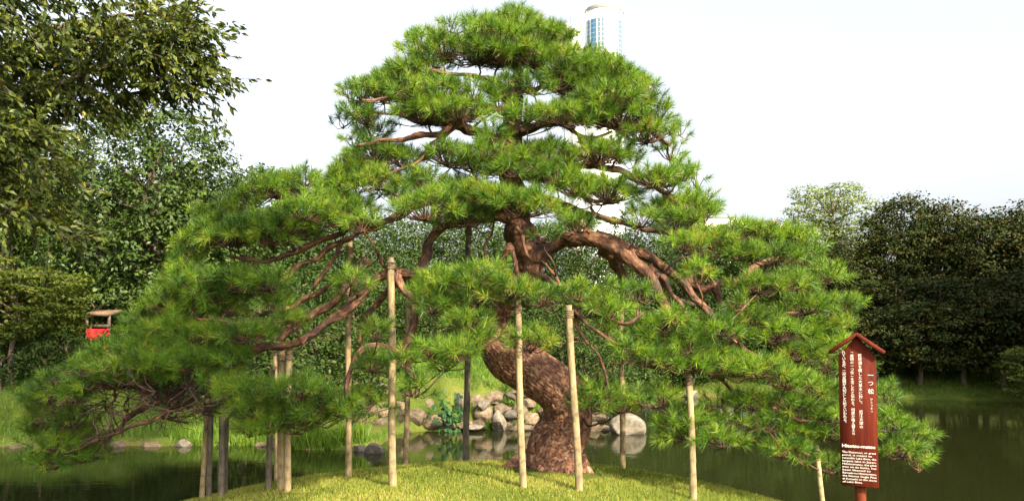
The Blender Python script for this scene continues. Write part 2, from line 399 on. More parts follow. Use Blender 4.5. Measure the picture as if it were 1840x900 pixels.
limb(lower, name='trunk', mat='bark', sides=160, cell=0.036, amp=0.011, wig=0)
limb(upper, name='trunk_top', mat='limb', sides=40, cell=0.08, amp=0.009, wig=0.01, seed=3)
# roots that run out over the mound
for (u, v, h, u2, v2, h2, dd) in [(975, 820, 26, 905, 830, 7, 9.5), (1030, 822, 22, 1062, 842, 5, 9.4), (990, 828, 24, 970, 850, 6, 9.25), (1015, 826, 22, 1020, 852, 6, 9.2)]:
    p0 = P(u, v, D0); p1 = P(u2, v2, dd); p1[2] = height(p1[0], p1[1]) - 0.02; pm = (p0 + p1) / 2 + np.array([0, 0, 0.03])
    pts, rad = resample([p0, pm, p1], np.array([h, (h + h2) * .45, h2]) / PXM, 0.02)
    dsp, tint = bark_disp(pts, rad, 24, 0.05, 0.008, 9)
    V, Qd, T = tube(pts, rad, 24, dsp); plink('root', npmesh('root', V - PO, [Qd, T], np.concatenate([tint.ravel(), [.5, .5]]), M['bark'], True))
LIMBS = [
 # right side: the two long limbs that arch out from the fork
 [(955, 458, 26, 9.5), (985, 442, 21, 9.42), (1020, 433, 19, 9.3), (1058, 428, 18, 9.15), (1092, 440, 18, 9.05), (1130, 465, 16, 8.95), (1165, 490, 13, 8.9), (1180, 520, 12, 8.85), (1192, 550, 10, 8.8), (1215, 592, 7, 8.7)],
 [(1070, 428, 15, 9.2), (1105, 434, 13, 9.2), (1140, 450, 12, 9.15), (1170, 468, 12, 9.1), (1205, 490, 11, 9.05), (1235, 515, 10, 9.0), (1262, 550, 8, 8.95), (1300, 588, 6, 8.9), (1340, 625, 4, 8.9), (1400, 668, 3, 8.9)],
 [(1085, 445, 17, 9.25), (1108, 470, 14, 9.35), (1118, 500, 9, 9.45), (1112, 540, 6, 9.5)],
 [(1165, 480, 8, 9.0), (1185, 500, 6, 8.95), (1205, 528, 6, 8.9), (1250, 552, 5, 8.85)],
 [(1190, 495, 6, 8.9), (1215, 535, 5, 8.75), (1235, 575, 4, 8.7)],
 [(1225, 498, 10, 9.2), (1262, 520, 10, 9.3), (1290, 512, 10, 9.35), (1318, 505, 8, 9.4), (1380, 470, 6, 9.5), (1450, 470, 4, 9.6)],
 [(1285, 515, 8, 9.3), (1298, 545, 5, 9.3), (1325, 552, 4, 9.3), (1400, 560, 3, 9.3), (1480, 560, 2.5, 9.4)],
 [(1300, 588, 6, 8.9), (1360, 600, 5, 9.0), (1400, 628, 4, 9.0), (1440, 640, 3, 9.0)],
 [(1215, 592, 7, 8.7), (1228, 640, 6, 8.7), (1290, 680, 5, 8.7), (1350, 715, 5, 8.75), (1420, 745, 4, 8.85), (1500, 765, 3.5, 9.0), (1590, 775, 2.5, 9.1)],
 [(1262, 552, 2.5, 8.6), (1282, 575, 2.5, 8.55), (1255, 595, 2.5, 8.5), (1240, 610, 2, 8.5)],
 [(1280, 572, 2.5, 8.55), (1300, 592, 2.5, 8.5), (1325, 620, 2, 8.5)],
 # left side: from the upper trunk down to the long low arm
 [(925, 392, 14, 9.5), (880, 388, 12, 9.3), (835, 396, 12, 9.1), (800, 408, 11, 9.0), (772, 432, 11, 8.95), (763, 462, 11, 8.95), (752, 486, 11, 8.95), (725, 492, 12, 8.95), (690, 496, 9, 8.95), (655, 520, 10, 8.9), (620, 560, 10, 8.85), (580, 588, 9, 8.85), (545, 608, 9, 8.85), (515, 618, 8, 8.9), (482, 624, 10, 8.9), (455, 634, 9, 8.95), (420, 664, 7, 9.0), (370, 682, 7, 9.1), (330, 700, 8, 9.15), (290, 716, 7, 9.2), (245, 742, 6, 9.3), (205, 775, 3, 9.4)],
 [(660, 470, 9, 9.1), (640, 492, 10, 9.0), (615, 520, 10, 8.95), (590, 548, 10, 8.95), (560, 570, 9, 8.95), (525, 592, 9, 8.95), (502, 610, 8, 8.95)],
 [(708, 488, 8, 8.9), (722, 512, 8, 8.85), (740, 545, 8, 8.8), (746, 575, 9, 8.75), (738, 606, 8, 8.7), (722, 628, 6, 8.7), (692, 622, 6, 8.7), (658, 626, 7, 8.65), (638, 645, 6, 8.6), (628, 685, 5, 8.55), (624, 710, 4, 8.5)],
 [(900, 378, 10, 9.5), (820, 360, 9, 9.5), (745, 370, 9, 9.4), (712, 388, 9, 9.3), (690, 402, 7, 9.2), (640, 405, 6, 9.1), (600, 420, 6, 9.05), (562, 440, 6, 9.0), (530, 455, 6, 9.0), (500, 464, 5, 9.0), (455, 466, 4, 9.0), (415, 462, 3, 9.0)],
 [(690, 402, 7, 9.2), (650, 420, 7, 9.2), (612, 432, 7, 9.15), (580, 455, 6, 9.1), (545, 476, 6, 9.05), (520, 492, 5, 9.05), (485, 515, 4, 9.05), (440, 530, 3, 9.05)],
 [(612, 432, 6, 9.15), (605, 465, 5, 9.2), (582, 492, 5, 9.2), (560, 520, 4, 9.2)],
 [(760, 478, 8, 9.0), (715, 510, 7, 9.3), (690, 528, 7, 9.5), (665, 560, 6, 9.6), (650, 592, 5, 9.6), (645, 622, 4, 9.6)],
 [(560, 572, 6, 8.95), (530, 568, 5, 8.8), (498, 578, 5, 8.75), (460, 582, 4, 8.7), (425, 576, 3, 8.65), (350, 575, 2.5, 8.7)],
 [(640, 492, 7, 9.0), (600, 515, 6, 9.3), (560, 530, 6, 9.4), (525, 548, 6, 9.4), (470, 570, 4, 9.4)],
 [(330, 700, 5, 9.15), (300, 740, 4, 9.0), (250, 760, 4, 8.95), (200, 782, 3.5, 8.95), (150, 800, 2.5, 9.0), (100, 822, 2, 9.1)],
 [(290, 716, 5, 9.2), (240, 700, 4, 9.0), (180, 695, 3, 8.9), (110, 705, 2.5, 8.9)],
 [(370, 682, 5, 9.1), (330, 730, 4, 9.3), (290, 745, 3, 9.5), (340, 760, 2, 9.6)],
 [(455, 634, 5, 8.95), (390, 640, 4, 8.8), (320, 640, 3, 8.7), (230, 640, 2.5, 8.8)],
 # front of the fork
 [(915, 440, 6, 9.3), (925, 470, 6, 9.15), (938, 500, 6, 9.1), (950, 520, 4, 9.05)],
 [(928, 405, 5, 9.2), (945, 440, 4, 9.1), (958, 468, 4, 9.0), (978, 472, 4, 8.85), (988, 494, 4, 8.7), (1012, 516, 4, 8.6), (1022, 540, 5, 8.55)],
 [(950, 482, 7, 9.2), (985, 505, 6, 8.95), (1005, 520, 6, 8.7), (1024, 545, 7, 8.5)],
 [(918, 445, 7, 9.2), (900, 462, 6, 9.0), (880, 478, 5, 8.8), (850, 500, 4, 8.5)],
 [(1024, 545, 5, 8.5), (1048, 578, 4, 8.35), (1075, 600, 4, 8.3), (1100, 612, 4, 8.3), (1130, 620, 3, 8.3)],
 [(1032, 560, 4, 8.5), (1042, 605, 3, 8.4), (1060, 625, 3, 8.4), (1078, 640, 3, 8.4), (1090, 670, 2.5, 8.4), (1095, 690, 2, 8.4)],
 [(1040, 550, 5, 8.5), (1075, 566, 5, 8.4), (1110, 574, 5, 8.35), (1138, 578, 4, 8.3), (1158, 566, 3, 8.3)],
 [(925, 372, 9, 9.4), (960, 350, 8, 9.2), (1000, 372, 7, 9.0), (1030, 395, 6, 8.9), (1060, 420, 5, 8.85)],
 # crown
 [(918, 262, 14, 9.55), (880, 250, 12, 9.4), (845, 234, 13, 9.2), (822, 222, 11, 9.05), (790, 240, 8, 8.95), (760, 246, 7, 8.9), (720, 250, 5, 8.85), (685, 252, 4, 8.8), (640, 262, 3, 8.8)],
 [(822, 222, 7, 9.05), (790, 252, 5, 8.95), (765, 272, 5, 8.9), (745, 292, 4, 8.8), (700, 310, 3, 8.7)],
 [(845, 234, 6, 9.2), (790, 225, 5, 9.2), (745, 215, 4, 9.2), (690, 205, 3, 9.2), (640, 205, 2, 9.2)],
 [(916, 245, 11, 9.5), (960, 228, 9, 9.3), (1010, 215, 8, 9.1), (1060, 220, 6, 9.0), (1100, 228, 5, 8.95), (1160, 235, 4, 8.95), (1200, 262, 3, 9.0)],
 [(1010, 215, 6, 9.1), (1040, 240, 5, 9.0), (1060, 248, 4, 9.0), (1100, 240, 3, 9.0)],
 [(920, 300, 12, 9.5), (970, 320, 9, 9.3), (1050, 300, 8, 9.1), (1105, 302, 8, 9.0), (1135, 320, 7, 9.0), (1180, 340, 5, 9.0), (1235, 375, 3, 9.0)],
 [(928, 160, 9, 9.55), (960, 160, 6, 9.3), (1000, 155, 5, 9.1), (1060, 160, 4, 9.0), (1120, 165, 3, 9.0), (1170, 180, 2, 9.0)],
 [(926, 175, 9, 9.55), (890, 145, 6, 9.3), (850, 140, 5, 9.1), (800, 130, 4, 9.0), (750, 120, 3, 9.0)],
 [(920, 205, 8, 9.5), (860, 190, 5, 9.2), (790, 180, 4, 9.0), (720, 175, 3, 8.9), (650, 180, 2, 8.9)],
 [(932, 120, 6, 9.6), (890, 105, 4, 9.4), (840, 92, 3, 9.2)], [(932, 115, 6, 9.6), (975, 100, 4, 9.3), (1030, 115, 3, 9.1)],
 [(925, 345, 12, 9.4), (1020, 370, 8, 9.5), (1090, 395, 7, 9.6), (1160, 410, 5, 9.7), (1260, 430, 4, 9.7), (1380, 440, 3, 9.7)],
]
for k, l in enumerate(LIMBS):
    l = [(q[0], q[1], max(2.0, q[2] * (0.95 if i_ == 0 else 0.72)), q[3]) for i_, q in enumerate(l)]
    big = max(q[2] for q in l) > 7
    limb(l, sides=32 if big else 14, cell=0.035 if big else 0.03, amp=0.011 if big else 0.004, wig=0.014 if big else 0.020, seed=k)

FRONT = """925,35,45,18 865,48,40,20 810,46,22,10 900,60,50,22 975,60,50,22 1010,68,30,20 785,68,16,10 750,75,35,16 800,85,45,18 860,90,55,22 905,95,50,20 960,95,50,22 1010,105,50,25
1060,100,30,16 1055,122,60,25 1100,122,40,20 735,100,20,14 740,120,35,18 715,135,40,20 770,110,25,12 690,140,35,18 650,160,35,18 630,165,20,18 690,165,40,16 740,155,35,18 790,155,45,22
850,160,40,16 760,180,40,14 1000,140,40,20 1050,150,60,22 1110,145,45,22 1140,152,35,20 1165,152,18,14 960,150,30,14 915,150,35,16 1090,170,60,22 1150,180,40,22 1060,192,50,16 1000,205,55,14
940,205,40,14 770,200,65,18 830,195,50,18 640,195,30,14 615,212,18,14 660,207,28,12 1180,190,30,22 1110,205,60,18 1188,215,22,14 895,180,30,14 670,235,35,14 635,248,18,10
675,270,48,16 720,280,35,14 625,288,14,8 640,305,55,22 680,318,35,18 620,330,40,18 720,345,28,12 760,320,40,18 805,275,45,20 850,290,38,16 885,240,32,14 870,268,36,12 905,300,30,14
766,368,65,22 830,345,50,18 883,351,55,22 835,385,40,16 790,398,25,10 973,273,55,22 930,295,50,20 1000,310,50,20 1071,273,58,20 1108,265,30,16 1086,338,55,20 1035,330,40,16 940,362,55,22
900,355,45,20 975,365,30,14 1164,237,45,16 1205,265,28,20 1223,228,14,12 1140,285,18,10 1172,316,42,14 1220,305,30,18 1250,313,18,20 1200,332,25,10 1242,366,45,24 1265,378,22,18 1190,372,30,12
1150,388,38,16 1220,395,45,18 1035,402,35,12 975,418,18,12 498,330,45,20 545,325,35,20 582,337,25,14 450,355,40,18 597,360,45,18 550,376,45,14 640,372,35,12 403,378,25,10 400,402,40,16
465,398,50,18 515,402,48,14 600,390,42,12 372,420,40,14 340,442,25,16 330,465,25,12 425,422,50,12 482,425,38,10 650,398,30,12 330,492,35,16 372,500,45,14 435,502,58,18 485,503,38,14 632,497,25,10
324,520,40,16 390,522,48,16 300,546,40,14 350,552,40,16 410,548,30,12 273,570,35,12 310,586,50,16 250,596,35,14 350,602,40,14 392,592,35,12 205,622,35,14 280,620,58,14 172,652,40,16 240,650,50,16
310,645,58,16 370,640,48,14 410,630,28,12 112,680,35,14 90,702,35,16 132,704,40,14 62,722,20,14 200,676,58,14 270,674,48,10 80,742,40,18 130,747,38,14 70,772,30,14 102,792,35,12 142,782,42,12
100,826,45,9 150,815,30,9 62,822,22,9 390,680,30,12 402,702,22,10 449,597,44,11 412,602,18,12 420,642,34,12 430,692,44,16 480,702,38,14 450,732,44,14 540,692,48,16 590,722,48,14 510,732,48,16
560,742,48,12 650,717,38,12 622,737,24,10 672,646,30,14 728,642,25,12 678,593,25,12 635,511,28,14 522,572,28,12 500,542,28,9 450,768,28,10 530,764,28,10 480,760,36,12 795,498,44,14 850,495,48,16
760,522,25,12 792,520,30,10 859,527,54,18 920,515,44,14 971,530,38,16 778,546,34,11 845,571,38,13 860,606,38,15 954,608,37,18 772,622,25,13 822,630,34,14 747,690,24,18 800,652,28,9 890,482,24,9
1040,520,30,15 1098,513,22,12 1148,525,30,12 1092,546,44,17 1060,552,28,12 1185,581,48,18 1215,567,28,12 1145,606,34,16 1090,592,18,9 1180,637,54,18 1130,631,28,14 1240,612,38,16 1242,650,44,14
1290,587,38,14 1312,602,28,11 1270,630,44,14 1310,650,42,18 1080,702,44,20 1062,726,28,11 1115,722,28,14 1150,711,20,11 1185,706,27,18 1290,715,20,11 1275,427,40,16 1230,432,34,14 1310,442,25,14
1328,412,34,16 1362,412,30,14 1408,424,40,16 1345,452,34,12 1392,456,44,14 1450,452,30,12 1252,485,27,20 1362,509,44,14 1420,502,40,14 1484,488,34,16 1335,542,18,9 1350,567,40,14 1450,542,44,16
1510,542,28,16 1520,565,20,14 1400,592,44,14 1460,592,44,18 1492,612,34,14 1500,577,28,16 1362,657,48,14 1410,676,44,16 1460,692,44,16 1490,644,28,20 1502,702,28,14 1340,718,34,12 1420,721,40,12
1470,736,38,12 1221,752,40,10 1262,752,28,10 1232,776,42,10 1315,752,24,10 1380,757,28,12 1300,787,34,12 1430,771,44,16 1410,801,38,14 1490,771,34,14 1502,742,24,12 1446,816,24,11 1490,832,24,14
1592,702,24,22 1600,752,34,18 1640,772,30,16 1655,802,20,18 1620,802,34,16 1650,828,18,13 1540,702,30,18 1545,655,24,16 1545,762,34,18 1545,802,20,12 1440,630,40,14"""
FP = [tuple(float(v) for v in q.split(',')) for q in FRONT.split()]
PV = [20, 60, 110, 160, 220, 300, 350, 400, 450, 500, 560, 620, 680, 740, 800, 850]
PL = [870, 780, 700, 640, 610, 600, 470, 350, 300, 280, 240, 150, 60, 40, 40, 60]
PR = [980, 1030, 1110, 1180, 1220, 1260, 1285, 1290, 1460, 1510, 1540, 1520, 1600, 1640, 1680, 1660]
PD = [0.35, 0.6, 0.8, 0.95, 1.05, 1.15, 1.25, 1.35, 1.4, 1.5, 1.55, 1.6, 1.5, 1.3, 1.1, 0.9]
def needles(base, ax, ln, per, rng, wdt=0.0042):
    """needle tufts: triangles fanned round each axis"""
    n = len(base); N = n * per
    b = np.repeat(base, per, 0); a = np.repeat(ax, per, 0); L = np.repeat(ln, per)
    ref = nrm(rng.normal(size=(N, 3))); e = nrm(ref - a * np.sum(ref * a, 1, keepdims=True))
    k = np.tile(np.linspace(0, 1, per), n) + rng.normal(0, 0.06, N)
    ang = np.clip(0.12 + 1.35 * (1 - k) ** 0.8 + rng.normal(0, 0.1, N), 0, 1.7)
    d = a * np.cos(ang)[:, None] + e * np.sin(ang)[:, None]
    l = L * rng.uniform(0.75, 1.1, N)
    st = b + a * (k * 0.07)[:, None]
    sd_ = nrm(np.cross(d, rng.normal(size=(N, 3)))) * (wdt * 0.5)
    V = np.stack([st - sd_, st + sd_, st + d * l[:, None] - np.array([0, 0, 0.012]) * rng.uniform(0, 1, (N, 1))], 1)
    tn = np.repeat(rng.uniform(0.0, 0.8, n), per) + rng.normal(0, 0.1, N)
    old = rng.uniform(0, 1, N) < 0.035 + 0.10 * (k < 0.08)
    tn = np.where(old, 1.0, np.clip(tn, 0, 0.85))
    return V.reshape(-1, 3), np.arange(N * 3).reshape(-1, 3), np.repeat(tn, 3)
def pad_tufts(c, rx, ry, rng, dens=1.0):
    """tuft bases and axes over a flattened dome of radius rx and height ry (metres)"""
    n = max(6, int(dens * math.pi * rx * rx * 0.9 / 0.0066))
    q = np.sqrt((np.arange(n) + 0.5) / n); th = np.arange(n) * 2.39996 + rng.uniform(0, 6)
    q = q * (1 + 0.1 * rng.normal(size=n)); th = th + 0.2 * rng.normal(size=n)
    x, y = q * np.cos(th), q * np.sin(th)
    lump = 0.35 * np.sin(x * 4 + rng.uniform(0, 6)) * np.cos(y * 4 + rng.uniform(0, 6))
    z = ry * (0.75 * (1 - q ** 2) - 0.55 + lump) + rng.normal(0, 0.015, n)
    b = c + np.stack([x * rx, y * rx * 0.9, z], -1)
    ax = nrm(np.stack([x * 0.75, y * 0.75, 0.85 - 0.45 * q ** 2], -1) + rng.normal(0, 0.2, (n, 3)))
    return b, ax
def twigs(mb, root, bases, rng):
    for bb in bases:
        m = root * 0.45 + bb * 0.55 + np.array([0, 0, -0.03]) + rng.normal(0, 0.012, 3)
        V, Qd, T = tube(np.array([root + rng.normal(0, 0.01, 3), m, bb + (bb - m) * 0.1]), [0.0065, 0.005, 0.0035], 4, cap=False)
        mb.add(V, Qd, None, t=rng.uniform(0.1, 0.45))
def connect(c, rng):
    NN = np.array(NODES); d = np.linalg.norm(NN - c, axis=1) + 0.6 * np.maximum(0, NN[:, 2] - c[2]) + 0.25 * (np.hypot(NN[:, 0] - .1, NN[:, 1] - D0) > np.hypot(c[0] - .1, c[1] - D0) + 0.1)
    k = int(np.argmin(d)); return NN[k], NRAD[k]
def pad_depth(u, v):
    L_, R_, Dd = np.interp(v, PV, PL), np.interp(v, PV, PR), np.interp(v, PV, PD)
    t = np.clip((u - (L_ + R_) / 2) / ((R_ - L_) / 2), -1, 1)
    return Dd * math.sqrt(max(0.0, 1 - t * t))
pads = []
rngp = np.random.default_rng(11)
for (u, v, rx, ry) in FP:
    s = pad_depth(u, v)
    d = D0 - s * rngp.uniform(0.72, 1.02) + rngp.normal(0, 0.08)
    if abs(u - 954) < 2 and abs(v - 608) < 2: d = 8.3
    pads.append((u, v, rx, ry, d, True))
    db = D0 + s * rngp.uniform(0.35, 1.0) + 0.15
    if rngp.uniform() < 0.72 and rx > 22:
        k = D0 / 1.0
        uu = U0 + (u - U0) + rngp.normal(0, 10); vv = v + rngp.normal(0, 5)
        pads.append((uu, vv, rx * 0.95, ry * 0.9, db, False))
    if 300 < v < 620 and rngp.uniform() < 0.25 and rx > 30:
        pads.append((u + rngp.normal(0, 16), v + rngp.normal(0, 8), rx * .8, ry * .9, D0 + s * rngp.uniform(-0.4, 0.3), False))
# connect from the trunk outwards, so that boughs grow along each other
info = []
for (u, v, rx, ry, d, fr) in pads:
    c = P(u, v, d); m = d / F
    info.append((math.hypot(c[0] - 0.2, c[1] - D0) + 0.3 * abs(c[2] - 2.5), c, rx * m, max(1.45 * ry * m, 0.08), fr))
info.sort(key=lambda q: q[0])
back_n, back_w = MB(), MB()
for (_, c, rx, ry, fr) in info:
    rng = np.random.default_rng(int(abs(c[0] * 1000 + c[2] * 7777)) % 100000)
    b, ax = pad_tufts(c, rx, ry, rng, 1.0 if fr else 0.85)
    root = c + np.array([0, 0, -ry * 0.75 - 0.02])
    nod, nr = connect(root, rng)
    vec = root - nod; L = np.linalg.norm(vec)
    k = max(3, int(L / 0.16) + 2); t = np.linspace(0, 1, k)[:, None]
    pth = nod + vec * t
    bow = np.sin(t * np.pi) * np.array([0, 0, rng.uniform(-0.12, 0.10) * L]) + np.sin(t * np.pi) * rng.normal(0, 0.035, (k, 3)) * min(1, L * 2)
    pth = pth + bow
    r0 = min(nr * 0.7, 0.012 + 0.012 * L); r1 = 0.007
    pp, rr = resample(pth, np.linspace(max(r0, r1 + .001), r1, k), 0.05)
    for q in range(1, len(pp), 3): NODES.append(pp[q]); NRAD.append(rr[q])
    V, Qd, T = tube(pp, rr * (1 + 0.12 * rng.normal(size=len(rr))), 6)
    wmb = MB() if fr else back_w
    wmb.add(V, Qd, T, t=rng.uniform(0.1, 0.5)); twigs(wmb, root, b, rng)
    ln = rng.uniform(0.105, 0.145, len(b))
    nV, nT, tn = needles(b, ax, ln, 74 if fr else 50, rng, 0.0052 if fr else 0.0065)
    tn = np.clip(tn + np.where(tn < 0.9, rng.normal(0, 0.07), 0), 0, 1)
    if fr:
        o = plink('bough', wmb.mesh('bough', M['limb'], True))
        tag(link('needle_pad', npmesh('needle_pad', nV, nT, tn, M['needle']), o), kind='stuff')
    else: back_n.add(nV, None, nT, t=tn)
for o in [o for o in pine.children if o.name.startswith('bough')]:
    for me in [o.data] + [c.data for c in o.children]:
        me.transform(Matrix.Translation(-Vector(PO)))
# bare twig tangle hanging under the low left boughs
tg_ = MB(); rt = np.random.default_rng(21)
for k in range(120):
    u, v = rt.uniform(90, 420), rt.uniform(650, 790)
    if v > 700 + (u - 60) * 0.45 + 40 or v > 830 - u * 0.2: continue
    a = P(u, v, 9.0 + rt.normal(0, .35)); nod, nr = connect(a, rt); L = np.linalg.norm(a - nod)
    if L > 1.3 or L < .08: continue
    t = np.linspace(0, 1, 7)[:, None]; pth = nod + (a - nod) * t + np.sin(t * 3.14) * np.array([0, 0, -0.14]) * L + rt.normal(0, .03, (7, 3)) * t
    pp, rr = resample(pth, np.linspace(.011, .004, 7), .04); V, Qd, T = tube(pp, rr, 5); tg_.add(V, Qd, T, t=rt.uniform(0, .25))
    for s in range(4):
        q = pp[rt.integers(len(pp) // 3, len(pp))]; e = q + nrm(rt.normal(size=3) + np.array([-.6, 0, -.1])) * rt.uniform(.12, .3); m = (q + e) / 2 + rt.normal(0, .03, 3)
        V, Qd, T = tube(np.array([q, m, e]), [.006, .005, .003], 4); tg_.add(V, Qd, T, t=rt.uniform(0, .25))
    NODES.extend(pp[3::4]); NRAD.extend(rr[3::4])
bm_ = tg_.mesh('bare_twigs', M['limb'], True); bm_.transform(Matrix.Translation(-Vector(PO))); tag(plink('bare_twigs', bm_), kind='stuff')
bm_ = back_w.mesh('rear_boughs', M['limb'], True); bm_.transform(Matrix.Translation(-Vector(PO))); ob = tag(plink('rear_boughs', bm_), kind='stuff')
bm_ = back_n.mesh('rear_needle_pads', M['needle']); bm_.transform(Matrix.Translation(-Vector(PO))); tag(link('rear_needle_pads', bm_, pine), kind='stuff')

# ------------------------------------------------------------------ support poles under the pine
def pole(ut, vt, ub, vb, wpx, d, mat, label, lash=True):
    top = P(ut, vt, d)
    bot = P(ub, vb, d); zg = float(height(bot[0], bot[1]))
    ext = (zg - 0.12 - bot[2]) / (top[2] - bot[2]); bot = bot + (top - bot) * ext
    r = wpx / 2 * d / F
    rng = np.random.default_rng(int(ut)); L = np.linalg.norm(top - bot); n = int(L / 0.05) + 2
    t = np.linspace(0, 1, n); pts = bot[None] * (1 - t[:, None]) + top[None] * t[:, None]
    pts[:, 0] += 0.006 * np.sin(t * L * 3 + rng.uniform(0, 6)); pts[:, 1] += 0.006 * np.sin(t * L * 2.3)
    rad = r * (1.06 - 0.12 * t) * (1 + 0.03 * np.sin(t * L * 9) + 0.02 * rng.normal(size=n))
    sides = 12; a = np.arange(sides) / sides * 6.2832
    dsp = r * 0.05 * np.sin(3 * a + 1)[None] + 0 * t[:, None]
    for _ in range(4):                                     # knots
        kt, ka = rng.uniform(0.1, 0.9), rng.uniform(0, 6.28)
        dsp += r * 0.22 * np.exp(-((t - kt) * L / 0.035) ** 2)[:, None] * np.exp(-(((a - ka + 3.14) % 6.28 - 3.14) / 0.4) ** 2)[None]
    V, Qd, T = tube(pts, rad, sides, dsp)
    o = link('support_pole', npmesh('support_pole', V - bot, [Qd, T], np.full(len(V), .5), M[mat], True), loc=bot)
    tag(o, label, 'pole', 'poles propping up the pine')
    if lash:
        mb = MB(); ax = (top - bot) / L
        for k in range(5):
            zc = L - 0.06 - k * 0.017; th = np.linspace(0, 2 * np.pi, 15)
            ring = ax * zc + np.stack([np.cos(th) * (r * 1.06), np.sin(th) * (r * 1.06), 0.004 * np.sin(th * 2 + k)], -1)
            V, Qd, T = tube(ring, np.full(15, 0.009), 5, cap=False); mb.add(V, Qd)
        link('rope_binding', mb.mesh('rope_binding', M['rope'], True), o)
POLES = [
 (372, 716, 364, 893, 9, 10.0, 'pole', 'mottled outermost support pole beside the open pond water', True),
 (379, 716, 376, 902, 9, 9.9, 'darkpole', 'thin dark support pole right next to the mottled outermost pole', True),
 (398, 712, 398, 906, 11, 9.6, 'darkpole', 'thick grey support pole of the outer foursome over the pond edge', True),
 (408, 716, 405, 906, 8, 9.8, 'darkpole', 'slim dark support pole tucked behind the thick grey pole', True),
 (490, 664, 481, 889, 11, 9.4, 'darkpole', 'short dark support pole with sawn flat top below the long low limb', False),
 (494, 540, 497, 874, 8, 10.1, 'pole', 'thin tall pale support pole rising behind the long low limb', True),
 (506, 628, 504, 880, 12, 9.2, 'pole', 'stripped brown support pole tied under the long low limb', True),
 (520, 626, 516, 892, 12, 9.0, 'pole', 'pale split support pole tied under the long low limb', True),
 (628, 435, 626, 856, 11, 9.6, 'pole', 'tall support pole reaching the upper limb above the reed tuft', True),
 (703, 462, 706, 866, 13, 8.75, 'pole', 'tallest thick pale support pole holding the crossing limbs', True),
 (734, 535, 730, 834, 9, 10.5, 'pole', 'slender support pole standing in water before the stone bank', True),
 (842, 405, 838, 829, 11, 10.6, 'darkpole', 'dark support pole with tan foot behind the mound crest', True),
 (930, 540, 940, 879, 12, 8.35, 'pole', 'smooth pale support pole crossing in front of the leaning trunk', True),
 (1022, 548, 1041, 883, 13, 8.3, 'pole', 'tilted support pole with knotty bound top beside the trunk base', True),
 (1116, 482, 1119, 837, 10, 10.5, 'pole', 'thin support pole in line with the half sunken boulder', True),
 (1238, 668, 1246, 884, 12, 8.6, 'pole', 'short dark topped support pole on the falling lawn edge', True),
 (1468, 800, 1479, 905, 9, 9.1, 'pole', 'small crooked support pole in the water beside the sign', True),
]
for q in POLES: pole(*q)

# ------------------------------------------------------------------ information sign
SD = 5.5
sb = P(1545, 875, SD); SZ = float(height(sb[0], SD))
sign = empty('information_sign', (sb[0], SD, SZ), math.radians(-28))
tag(sign, 'dark red wooden signboard with gabled top and white lettering on a post', 'sign')
zl = lambda v: P(1545, v, SD)[2] - SZ
HW = 0.117
mb = MB(); ze, za, zb = zl(640), zl(603), zl(873)
prof = [(-HW, zb), (HW, zb), (HW, ze), (0, za), (-HW, ze)]
Vv = [(x, y, z) for y in (-0.016, 0.016) for x, z in prof]
mb.add(Vv[:4] + Vv[4:], Q=[(0, 1, 6, 5), (1, 2, 7, 6), (2, 3, 8, 7), (3, 4, 9, 8), (4, 0, 5, 9)], T=[(0, 2, 1), (0, 3, 2), (0, 4, 3), (5, 6, 7), (5, 7, 8), (5, 8, 9)])
# front face must look out towards -y
board = link('board', mb.mesh('board', M['signwood']), sign)
for s in (-1, 1):                                          # the two roof boards
    mb = MB(); dx, dz = 0.178, zl(597) - zl(631)
    a, b = np.array([0, 0, zl(597)]), np.array([s * dx, 0, zl(631)])
    n = np.array([s * dz, 0, dx]) / math.hypot(dx, dz) * 0.022
    V = [p + np.array([0, y, 0]) - q for y in (-0.055, 0.055) for p, q in ((a, n * 0), (b, n * 0), (b, n), (a, n))]
    mb.add(V, Q=[(0, 1, 2, 3), (7, 6, 5, 4), (0, 4, 5, 1), (1, 5, 6, 2), (2, 6, 7, 3), (3, 7, 4, 0)])
    o = link('roof_board', mb.mesh('roof_board', M['signwood']), sign); o.location.x = s * 0.0012
    bv = o.modifiers.new('bevel', 'BEVEL'); bv.width = 0.003
mb = MB(); mb.box(-0.034, 0.034, 0.018, 0.075, -0.2, zl(700)); link('post', mb.mesh('post', M['signpost']), sign)
bv = board.modifiers.new('bevel', 'BEVEL'); bv.width = 0.0025
TXT = []
def txt(body, x, z, size, rot=0.0, align='CENTER', fit=None, off=0.0, sx=1.0, part='lettering'):
    cu = bpy.data.curves.new('t', 'FONT'); cu.body = body; cu.size = size; cu.align_x = align; cu.offset = off; cu.resolution_u = 2
    o = bpy.data.objects.new('t', cu); C.objects.link(o); TXT.append((o, x, z, rot, fit, sx, part)); return o
def vcol(s, x, v0, v1, size, part, off=0.0):
    n = len(s); z0, z1 = zl(v0), zl(v1); st = (z0 - z1) / n
    for k, ch in enumerate(s):
        z = z0 - (k + 0.5) * st
        if ch == '\u3000': continue
        if ch in '、。': txt(ch, x + size * 0.55, z - size * 0.36 + size * 0.55, size, part=part, off=off)
        elif ch in '「」': txt(ch, x, z, size, rot=-math.pi / 2, part=part, off=off)
        else: txt(ch, x, z - size * 0.36, size, part=part, off=off)
xu = lambda u: (u - 1543.5) / 58.0 * 0.25
for k_, c_ in enumerate('一つ松'): vcol(c_, xu(1563), 666 + k_ * 14.3, 680.3 + k_ * 14.3, 0.038, 'title_character#%d' % k_, 0.0002)
vcol('ひとつまつ', xu(1563.5), 713, 740, 0.017, 'title_kana')
vcol('琵琶湖を模した大泉水に対し、　近江大津の', xu(1548), 635, 769, 0.0250, 'japanese_lettering')
vcol('「唐崎の一つ松」を写したと伝わる。何度か植え替えら', xu(1536.5), 630, 781, 0.0240, 'japanese_lettering')
vcol('れているが、二代光圀が大切にした松といわれる。', xu(1524.5), 630, 763, 0.0240, 'japanese_lettering')
